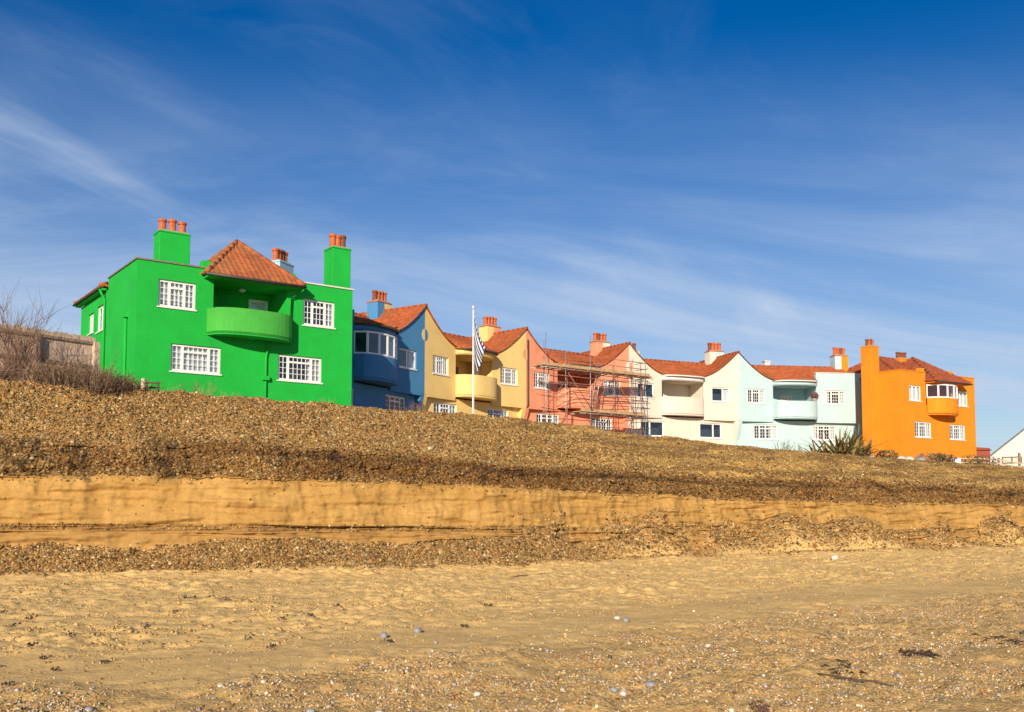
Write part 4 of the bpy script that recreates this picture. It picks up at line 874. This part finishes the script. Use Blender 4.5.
# ------------------------------------------------------------------ weathered fence beside the green house
def fence():
    A, B_ = Vector((-15.79, 29.0, 0)), Vector((-14.0, 31.6, 0)); d = (B_-A).normalized(); A0 = A-d*6.0; L_ = (B_-A0).length
    F = Fac((A0.x, A0.y), math.degrees(math.atan2(d.x, d.y))); H = empty('timber_fence', (B_.x, B_.y, 4.6)); tag(H, 'weathered timber board fence behind scrub left of the green house', 'fence')
    u = 0; 
    while u < L_-.10:
        w = rng.uniform(.125, .15); z1 = 7.05+rng.uniform(-.035, .03); MB().box(F, u, u+w-.012, -.03+rng.uniform(-.004, .004), -.008, 4.3, z1).build('board', 'fence_wood', H); u += w
    for z in (6.84, 6.05, 5.25): MB().box(F, -.1, L_, -.0, .055, z-.045, z+.045).build('rail', 'post_wood', H)
    for u in (1.2, 3.1, L_-2.02): MB().box(F, u-.075, u+.075, .002, .17, 4.3, 6.85).build('post', 'post_wood', H, bevel=.01)
    MB().box(F, L_-.08, L_+.14, -.12, .12, 4.3, 6.88).build('post', 'fence_wood', H, bevel=.012)
    # short wire stay
fence()

# ------------------------------------------------------------------ plants
def stems(mb, c, n, h, spread, r0=.006, lean=.5, branch=2, zbase=None, seg=4):
    for k in range(n):
        a = rng.random()*6.283; rr = spread*math.sqrt(rng.random())*.6; b = Vector((c[0]+rr*math.cos(a), c[1]+rr*math.sin(a), (c[2] if zbase is None else zbase(c[0]+rr*math.cos(a), c[1]+rr*math.sin(a)))-.05))
        hh = h*rng.uniform(.5, 1.05); dr = Vector((math.cos(a)*lean*rng.uniform(.2, 1)+rng.gauss(0, .12), math.sin(a)*lean*rng.uniform(.2, 1)+rng.gauss(0, .12), 1)).normalized()
        P = [b]
        for s_ in range(seg): dr = (dr+Vector((rng.gauss(0, .12), rng.gauss(0, .12), -.06*lean))).normalized(); P.append(P[-1]+dr*hh/seg)
        mb.tube(P, [r0*(1-.8*i/seg) for i in range(seg+1)], 3, cap=False)
        for q in range(branch):
            i = rng.randint(1, seg-1); d2 = (dr+Vector((rng.gauss(0, .6), rng.gauss(0, .6), rng.uniform(0, .5)))).normalized(); l = hh*rng.uniform(.15, .4)
            p1 = P[i]+d2*l*.5; p2 = p1+(d2+Vector((rng.gauss(0, .25), rng.gauss(0, .25), .15))).normalized()*l*.5
            mb.tube([P[i], p1, p2], [r0*.5, r0*.35, r0*.15], 3, cap=False)
    return mb
def leaves(mb, c, n, rad, size, flat=.6, bend=0):
    for k in range(n):
        v = Vector((rng.gauss(0, 1), rng.gauss(0, 1), rng.gauss(0, 1))).normalized()*rad*rng.uniform(.35, 1.)**.6; p = Vector(c)+Vector((v.x, v.y, v.z*flat))
        a = Vector((rng.gauss(0, 1), rng.gauss(0, 1), rng.gauss(0, 1))).normalized()*size*rng.uniform(.6, 1.3); b = a.cross(Vector((rng.gauss(0, 1), rng.gauss(0, 1), rng.gauss(0, 1)))).normalized()*size*.38
        mb.poly([p-a, p+b, p+a, p-b])
    return mb
def at(px, d): return ((px-512)/950*d, d)
# tall bare shrubs against the fence
for px, d, h, n, lab in ((13, 28.2, 3.5, 46, 'tall bare purple brown shrub rising above the fence'), (24, 28.0, 2.4, 26, 'shorter bare shrub right of the tall one at the fence'), (58, 29.6, 2.2, 22, 'spindly bare shrub poking over the fence top near its right end')):
    x, y = at(px, d); z = ground(x, y); H = empty('bare_shrub', (x, y, z)); tag(H, lab, 'shrub', 'bare shrubs by the fence')
    stems(MB(), (x, y, z), n, h, .40, .014, .17, 6).build('stems', 'twig', H)
# tangled dry scrub
ms = MB(); mp_ = MB(); mg = MB()
for k in range(760):
    px = rng.uniform(-60, 138); d = rng.uniform(26.8, 30.0)+max(0, px-90)*.03; x, y = at(px, d); z = ground(x, y); h = (1.22 if px < 95 else 1.22-.6*(px-95)/43)*rng.uniform(.55, 1.0)
    stems(ms if rng.random() < .68 else mp_, (x, y, z), 7, h*(.65+.45*math.sin(px*.21)*math.sin(px*.077+1)+.25*rng.random()), .45, .009, 1.5*rng.random()+.3, 5)
    leaves(mg if rng.random() < (.5 if 44 < px < 70 else .06) else (ms if rng.random() < .7 else mp_), (x, y, z+h*.33), 30, .5, .035)
tag(ms.build('dry_scrub', 'twig'), 'tangled dark brown bramble scrub along the top of the bank', 'scrub', kind='stuff')
tag(mp_.build('dry_scrub', 'twig_pale'), 'pale dead stalks mixed through the scrub by the fence', 'scrub', kind='stuff')
tag(mg.build('scrub_leaves', 'leaf_olive'), 'few olive green leaves in the scrub by the fence', 'leaves', kind='stuff')
# low plants along the crest
LOWP = [(168, 29.5, .55, 'sparse dry stalks under the lower left window of the green house', 'twig_pale'), (186, 30, .75, 'tallest dry stalk clump in front of the green wall', 'twig'), (204, 30, .70, 'dry reddish stalks just right of the tallest clump by the green wall', 'twig_pale'), (228, 30.5, .40, 'short dry tuft near the green drainpipe', 'twig_pale'), (327, 32.5, .30, 'small dry tuft near the right corner of the green house', 'twig_pale'),
        (408, 36, .75, 'low dry bush before the blue ground floor', 'twig'), (418, 36, .6, 'low dry bush at the foot of the blue and yellow boundary', 'twig_pale'), (783, 53, 1.05, 'grey green stalky plant before the mint lower wall', 'leaf_olive'), (799, 53.5, .85, 'slim upright plant between the stalky one and the spiky clump', 'leaf_olive')]
for px, d, h, lab, mt in LOWP:
    x, y = at(px, d); z = ground(x, y); H = empty('dry_plant', (x, y, z)); tag(H, lab, 'plant', 'small plants on the bank top')
    stems(MB(), (x, y, z), 26, h, .35 if d < 40 else .55, .006 if d < 40 else .013, .5, 3).build('stems', mt, H)
# garden plants and stones before the orange house
GARD = [(888, 56.3, .55, .8, 'leaf_olive', 'rounded dark bush left of the garden stones'), (926, 58, .55, .9, 'twig_pale', 'dry bush before the middle of the orange wall'), (938, 58.4, .7, .7, 'leaf_olive', 'olive bush right of the dry bush by the orange wall'), (947, 58.8, .6, .8, 'leaf_dark', 'dark leafed bush beside the white box'), (972, 60, .55, 1.0, 'leaf_olive', 'low olive bush at the right corner of the orange house'), (985, 60.6, .5, 1.1, 'leaf_olive', 'low bush before the red brick outhouse')]
for px, d, h, w, mt, lab in GARD:
    x, y = at(px, d); z = ground(x, y); H = empty('garden_bush', (x, y, z)); tag(H, lab, 'bush', 'garden bushes by the orange house')
    stems(MB(), (x, y, z), 22, h*1.3, w*.8, .012, .6, 2).build('stems', 'twig_pale', H); leaves(MB(), (x, y, z+h*.5), 260, w*.75, .09, .55).build('foliage', mt, H)
# spiky flax clump
def flax():
    x, y = at(843, 57.0); z = ground(x, y); H = empty('flax_plant', (x, y, z)); tag(H, 'large spiky bronze flax clump on the bank before the mint house', 'plant')
    shapes = []
    for k in range(6):
        m = MB(); L_ = 1.0; bend = (.15, .35, .6, .9, .25, .5)[k]; rows = []; w0 = .045
        for i in range(7):
            t = i/6; w = w0*(math.sin(math.pi*(.18+.80*t))**.8) if i < 6 else .003; cx = t*L_*math.sin(bend*t); cz = t*L_*math.cos(bend*t)
            rows.append([(cx, -w, cz+.004), (cx-.012, 0, cz), (cx, w, cz+.004)])
        m.grid(rows); me = bpy.data.meshes.new('leaf'); me.from_pydata(m.v, [], m.f); shapes.append(me)
    mats = ['leaf_bronze', 'leaf_gold', 'leaf_dark', 'leaf_olive', 'leaf_gold', 'leaf_bronze']
    cache = {}
    for k in range(298):
        s_ = k % 6; mt = rng.choice(mats)
        if (s_, mt) not in cache: me = shapes[s_].copy(); me.materials.append(M[mt]); cache[(s_, mt)] = me
        o = bpy.data.objects.new('leaf', cache[(s_, mt)]); COL.objects.link(o); o.parent = H
        tilt = 1.25*rng.random()**.75; az = rng.random()*6.283; ln = rng.uniform(1.4, 2.5)*(1-.20*tilt)
        o.location = (rng.gauss(0, .72)+.25*math.cos(az), rng.gauss(0, .25)+.2*math.sin(az), -.08)
        o.rotation_euler = (rng.gauss(0, .10), tilt, az); o.scale = (ln, rng.uniform(1.3, 2.0), ln)
flax()

# ------------------------------------------------------------------ far right: cottage, brick outhouse, rail fence, garden objects
def cottage():
    F = Fac((44.15, 88.0), 122); z0 = 3.9; ze = 5.45; Wd = 13.6; zr = ze+Wd/2*.83; H = empty('cottage', F.pt(0, 0, z0)); tag(H, 'white gabled cottage with grey roof edge at the right border', 'house')
    wall(MB(), F, 0, Wd, z0, ze, [], top=lambda u: ze+.83*(Wd/2-abs(u-Wd/2)), nseg=2).build('gable_wall', 'white_render', H)
    wall(MB(), Fac(F.xy(0, -10), F.a+90), 0, 9.745, z0, ze-.02, []).build('side_wall', 'white_render', H); wall(MB(), Fac(F.xy(Wd, -.255), F.a-90), 0, 9.745, z0, ze-.02, []).build('side_wall', 'white_render', H)
    for sg in (0, 1):
        a = (-.35, ze-.29) if sg == 0 else (Wd+.35, ze-.29); b = (Wd/2, zr+.02)
        m = MB(); P = [F.pt(a[0], .25, a[1]), F.pt(b[0], .25, b[1]), F.pt(b[0], -10.2, b[1]), F.pt(a[0], -10.2, a[1])]; up = Vector((0, 0, .16)); m.hexa(P if sg else P[::-1], [p+up for p in (P if sg else P[::-1])]); rf = m.build('roof', 'slate_grey', H)
    u0, u1, za, zb = 1.15, 2.75, 4.95, 5.56
    m = MB(); [m.box(F, *x) for x in ((u0, u1, .0, .06, za, za+.08), (u0, u1, .0, .06, zb-.08, zb), (u0, u0+.08, .0, .06, za+.08, zb-.08), (u1-.08, u1, .0, .06, za+.08, zb-.08), ((u0+u1)/2-.05, (u0+u1)/2+.05, .0, .06, za+.08, zb-.08))]; w = m.build('window', 'gutter_dark', H)
    for a, b in ((u0+.08, (u0+u1)/2-.05), ((u0+u1)/2+.05, u1-.08)): MB().box(F, a, b, .012, .03, za+.08, zb-.08).build('pane', 'curtain_cream', w)
cottage()
def outhouse():
    F = Fac((36.95, 76.0), 80); z0 = 3.9; H = empty('brick_outhouse', F.pt(0, 0, z0)); tag(H, 'small red brick outhouse at the right corner of the orange house', 'outhouse')
    wall(MB(), F, 0, 1.5, z0, 5.55).build('wall', 'brick_red', H); wall(MB(), Fac(F.xy(1.5, 0), -10), .255, 3, z0, 5.5).build('side_wall', 'brick_red', H); wall(MB(), Fac(F.xy(0, -3), 170), 0, 2.74, z0, 5.5).build('side_wall', 'brick_red', H)
    MB().hexa([F.pt(u, o, z) for u, o, z in ((-.12, -3.1, 5.6), (-.12, .12, 5.6), (1.62, .12, 5.57), (1.62, -3.1, 5.57))], [F.pt(u, o, z) for u, o, z in ((-.05, -3.0, 5.85), (-.05, -.05, 5.85), (1.45, -.05, 5.78), (1.45, -3.0, 5.78))]).build('roof', 'tile_red', H)
outhouse()
def rail_fence():
    P0 = Vector((*at(957, 59.7), 0)); P1 = Vector((*at(1060, 62), 0)); d = P1-P0; F = Fac((P0.x, P0.y), math.degrees(math.atan2(d.x, d.y))); L_ = d.length
    H = empty('rail_fence', (P0.x, P0.y, ground(P0.x, P0.y))); tag(H, 'low post and rail fence on the bank at the far right', 'fence'); n = 5; zs = []
    for k in range(n+1):
        u = L_*k/n; p = F.pt(u, 0, 0); z = ground(p.x, p.y); zs.append(z); MB().box(F, u-.06, u+.06, -.06, .06, z-.15, z+.55+(.55 if k in (3,) else 0)).build('post', 'post_wood', H)
    for k in range(n):
        for dz in (.18, .42):
            a, b = F.pt(L_*k/n, .065, zs[k]+dz), F.pt(L_*(k+1)/n, .065, zs[k+1]+dz); MB().tube([a, b], .045, 6).build('rail', 'fence_wood', H)
rail_fence()
def rock(name, x, y, r, mat, lab, cat, grp=None, flat=.6, seed=0, sink=.3):
    q = random.Random(seed); bm = MB(); z = ground(x, y); n1, n2 = 10, 7; V = []; off = [Vector((q.gauss(0, 1), q.gauss(0, 1), q.gauss(0, 1))).normalized() for _ in range(5)]; am = [q.uniform(-.14, .18) for _ in range(5)]
    sx, sy = 1.0, q.uniform(.62, .9); ro = q.random()*6.28
    def P(v):
        k = 1+sum(a*max(0, v.dot(o))**2 for a, o in zip(am, off)); w = v*k*r; w = Vector((w.x*sx, w.y*sy, w.z*flat)); return Vector((x+w.x*math.cos(ro)-w.y*math.sin(ro), y+w.x*math.sin(ro)+w.y*math.cos(ro), z+w.z+r*flat*(1-2*sink)))
    for j in range(1, n2):
        th = math.pi*j/n2; V.append([P(Vector((math.sin(th)*math.cos(2*math.pi*i/n1), math.sin(th)*math.sin(2*math.pi*i/n1), math.cos(th)))) for i in range(n1)])
    for row in V: bm.v += [tuple(p) for p in row]
    t, b = len(bm.v), len(bm.v)+1; bm.v += [tuple(P(Vector((0, 0, 1)))), tuple(P(Vector((0, 0, -1))))]
    for j in range(n2-2):
        for i in range(n1): a = j*n1+i; c = j*n1+(i+1) % n1; bm.f.append((a, a+n1, c+n1, c))
    for i in range(n1): bm.f.append((t, i, (i+1) % n1)); e = (n2-2)*n1; bm.f.append((b, e+(i+1) % n1, e+i))
    o = bm.build(name, mat, None, smooth=True); return tag(o, lab, cat, grp)
for k, (px, d, r, lab) in enumerate(((872, 55.6, .22, 'pale garden stone at the left end of the row by the orange house'), (902, 56.9, .30, 'pale garden stone second from the left by the orange house'), (909, 57.2, .34, 'largest pale garden stone before the orange wall'), (920, 57.6, .40, 'flat grey garden rock under the dry bush'))):
    x, y = at(px, d); rock('garden_stone', x, y, r, 'stone_pale' if k < 3 else 'stone_grey', lab, 'stone', 'garden stones by the orange house', .7, 40+k)
x, y = at(957, 59.2); z = ground(x, y); Fb = Fac((x-.35, y), 92); bx = empty('white_box', (x, y, z)); tag(bx, 'small white box among bushes before the orange house', 'box')
MB().box(Fb, 0, .62, -.4, 0, z-.05, z+.36).build('body', 'white_paint', bx, bevel=.02); MB().box(Fb, -.03, .65, -.43, .03, z+.362, z+.42).build('lid', 'sill_paint', bx, bevel=.015)
# plant pot on the mint balcony
FCm, LCm = MINT[4], MINT[5]; c = FCm.pt(LCm-.30, .28, 0); H = empty('balcony_plant', (c.x, c.y, 8.93)); tag(H, 'round reddish plant in a pot on the mint balcony', 'plant')
MB().lathe((c.x, c.y), [(.14, 8.94), (.20, 9.02), (.22, 9.18), (.16, 9.18)], 12).build('pot', 'stone_grey', H); leaves(MB(), (c.x, c.y, 9.42), 420, .34, .06, .8).build('foliage', 'basket_red', H)
# bench by the green house corner
def bench():
    x, y = at(148.5, 28.8); z = ground(x, y); F = Fac((x-.22, y-.1), 70); H = empty('garden_bench', (x, y, z)); tag(H, 'small dark wooden bench at the corner of the green house', 'bench')
    for o in (-.22, -.14, -.06): MB().box(F, 0, .5, o, o+.07, z+.22, z+.25).build('seat_slat', 'bench_wood', H)
    MB().box(F, 0, .5, -.27, -.25, z+.36, z+.42).build('back_slat', 'bench_wood', H)
    for u in (.01, .45):
        MB().box(F, u, u+.045, -.30, -.255, z-.1, z+.44).build('leg', 'bench_wood', H); MB().box(F, u, u+.045, -.02, .03, z-.1, z+.36).build('leg', 'bench_wood', H); MB().box(F, u-.004, u+.049, -.25, .04, z+.362, z+.40).build('armrest', 'bench_wood', H)
bench()
x, y = at(141, 28.3); z = ground(x, y); tag(MB().lathe((x, y), [(.06, z-.1), (.06, z+.36), (.05, z+.40), (.001, z+.40)], 10).build('timber_bollard', 'fence_wood'), 'short round pale timber post beside the dark bench', 'post')

# ------------------------------------------------------------------ things lying on the beach
ORD = ['leftmost', 'second from the left', 'third from the left', 'fourth from the left', 'fifth from the left', 'sixth from the left', 'seventh from the left', 'eighth from the left', 'ninth from the left', 'tenth from the left', 'eleventh from the left', 'twelfth from the left', 'thirteenth from the left', 'fourteenth from the left', 'fifteenth from the left', 'sixteenth from the left']
def ordinal(i, n):
    if i == n-1: return 'rightmost'
    return ORD[i] if i < (n+1)//2 else ORD[n-1-i].replace('left', 'right') 
def beach_at(px, py):
    d = 1.65*950/(py-500); x = (px-512)/950*d; return x, d
BIG = [(96, 703, 10, 'stone_grey'), (86, 706, 7, 'stone_dark'), (225, 684, 8, 'stone_pale'), (218, 693, 6, 'stone_grey'), (314, 704, 9, 'stone_grey'), (267, 684, 5, 'stone_pale'), (385, 639, 11, 'stone_grey'), (419, 634, 10, 'stone_grey'), (547, 649, 7, 'stone_grey'), (360, 707, 11, 'stone_grey'), (381, 705, 9, 'stone_pale'), (391, 707, 10, 'stone_brown'), (478, 686, 7, 'stone_pale'), (649, 678, 11, 'stone_grey'), (612, 683, 9, 'stone_grey'), (621, 686, 8, 'stone_pale'), (625, 623, 9, 'stone_grey'), (616, 620, 6, 'stone_pale'), (531, 708, 8, 'stone_grey'), (833, 563, 8, 'stone_pale'), (1019, 629, 9, 'stone_dark'), (741, 703, 9, 'stone_pale'), (862, 699, 10, 'stone_pale'), (977, 699, 9, 'stone_pale'), (780, 690, 7, 'stone_dark'), (706, 640, 6, 'stone_pale'), (150, 695, 6, 'stone_brown'), (560, 700, 7, 'stone_pale'), (455, 702, 8, 'stone_grey'), (892, 664, 8, 'stone_grey')]
CN = {'stone_grey': ('smooth grey flint stone bedded in the lower beach shingle', 'grey'), 'stone_pale': ('pale whitish flint stone on the lower beach', 'pale'), 'stone_dark': ('dark almost black flint stone on the lower beach', 'dark'), 'stone_brown': ('rounded brown flint stone on the lower beach', 'brown')}
for k, (px, py, w, mt) in enumerate(BIG):
    same = sorted(b[0] for b in BIG if b[3] == mt); od = ordinal(same.index(px), len(same))
    x, y = beach_at(px, py); rock('flint_stone', x, y, w/2*y/950*1.05, mt, CN[mt][0].replace(' bedded in the lower beach shingle', '').replace(' on the lower beach', '')+', '+od+' of the '+CN[mt][1]+' ones on the beach', 'stone', CN[mt][1]+' flint stones on the beach', .6, 100+k, .22)
def weed(px, py, w, n, lab, grp=None, mat='seaweed_dark'):
    x, y = beach_at(px, py); r = w/2*y/950; m = MB(); 
    for k in range(n):
        a = rng.random()*6.283; q = r*rng.random()**.7; c = Vector((x+q*math.cos(a), y+q*math.sin(a)*1.6, 0)); z = ground(c.x, c.y); dr = rng.random()*6.283; ln = r*rng.uniform(.3, .8); P = []
        for s_ in range(5): t = s_/4-.5; P.append((c.x+ln*t*math.cos(dr+.8*t), c.y+ln*t*math.sin(dr+.8*t), z+.012+.035*rng.random()*(1-abs(t))))
        m.tube(P, [.002, .006, .008, .006, .002], 4, cap=False)
    return tag(m.build('seaweed', mat), lab, 'seaweed', grp)
weed(912, 646, 32, 40, 'largest dark heap of seaweed on the lower right beach', 'seaweed heaps'); weed(992, 634, 40, 16, 'straggling dark seaweed near the right border', 'seaweed heaps'); weed(840, 664, 40, 16, 'thin dark seaweed strands left of the largest heap', 'seaweed heaps'); weed(758, 694, 22, 34, 'small brown seaweed clump low on the beach', 'seaweed heaps', 'twig')
SCRAPS = ((20, 627), (8, 618), (36, 620), (111, 661), (50, 660), (229, 604), (311, 620), (274, 649), (178, 615), (100, 641), (2, 666), (38, 651), (285, 622), (193, 602), (15, 684), (72, 638), (60, 667), (150, 628), (340, 611), (466, 628), (490, 607), (388, 644), (212, 598), (252, 640))
for px, py in SCRAPS:
    od = ordinal(sorted(b[0] for b in SCRAPS).index(px), len(SCRAPS)); weed(px, py, 11, 9, 'small scrap of dark seaweed on the trodden sand, '+od+' of the scraps', 'scraps of dried seaweed')
for px, py, l, a, lab in ((533, 567, .40, 10, 'thin dark driftwood stick lying near the foot of the bank'), (528, 578, .50, 25, 'second driftwood stick below the one at the bank foot'), (850, 670, .45, -35, 'dark driftwood twig beside the thin seaweed strands')):
    x, y = beach_at(px, py); c = math.cos(math.radians(a)); s_ = math.sin(math.radians(a)); P = []
    for k in range(5): t = (k/4-.5)*l*1.6; P.append((x+t*c, y+t*s_, ground(x+t*c, y+t*s_)+.015))
    tag(MB().tube(P, [.010, .016, .017, .014, .007], 6).build('driftwood_stick', 'bench_wood', smooth=True), lab, 'driftwood', 'driftwood sticks')
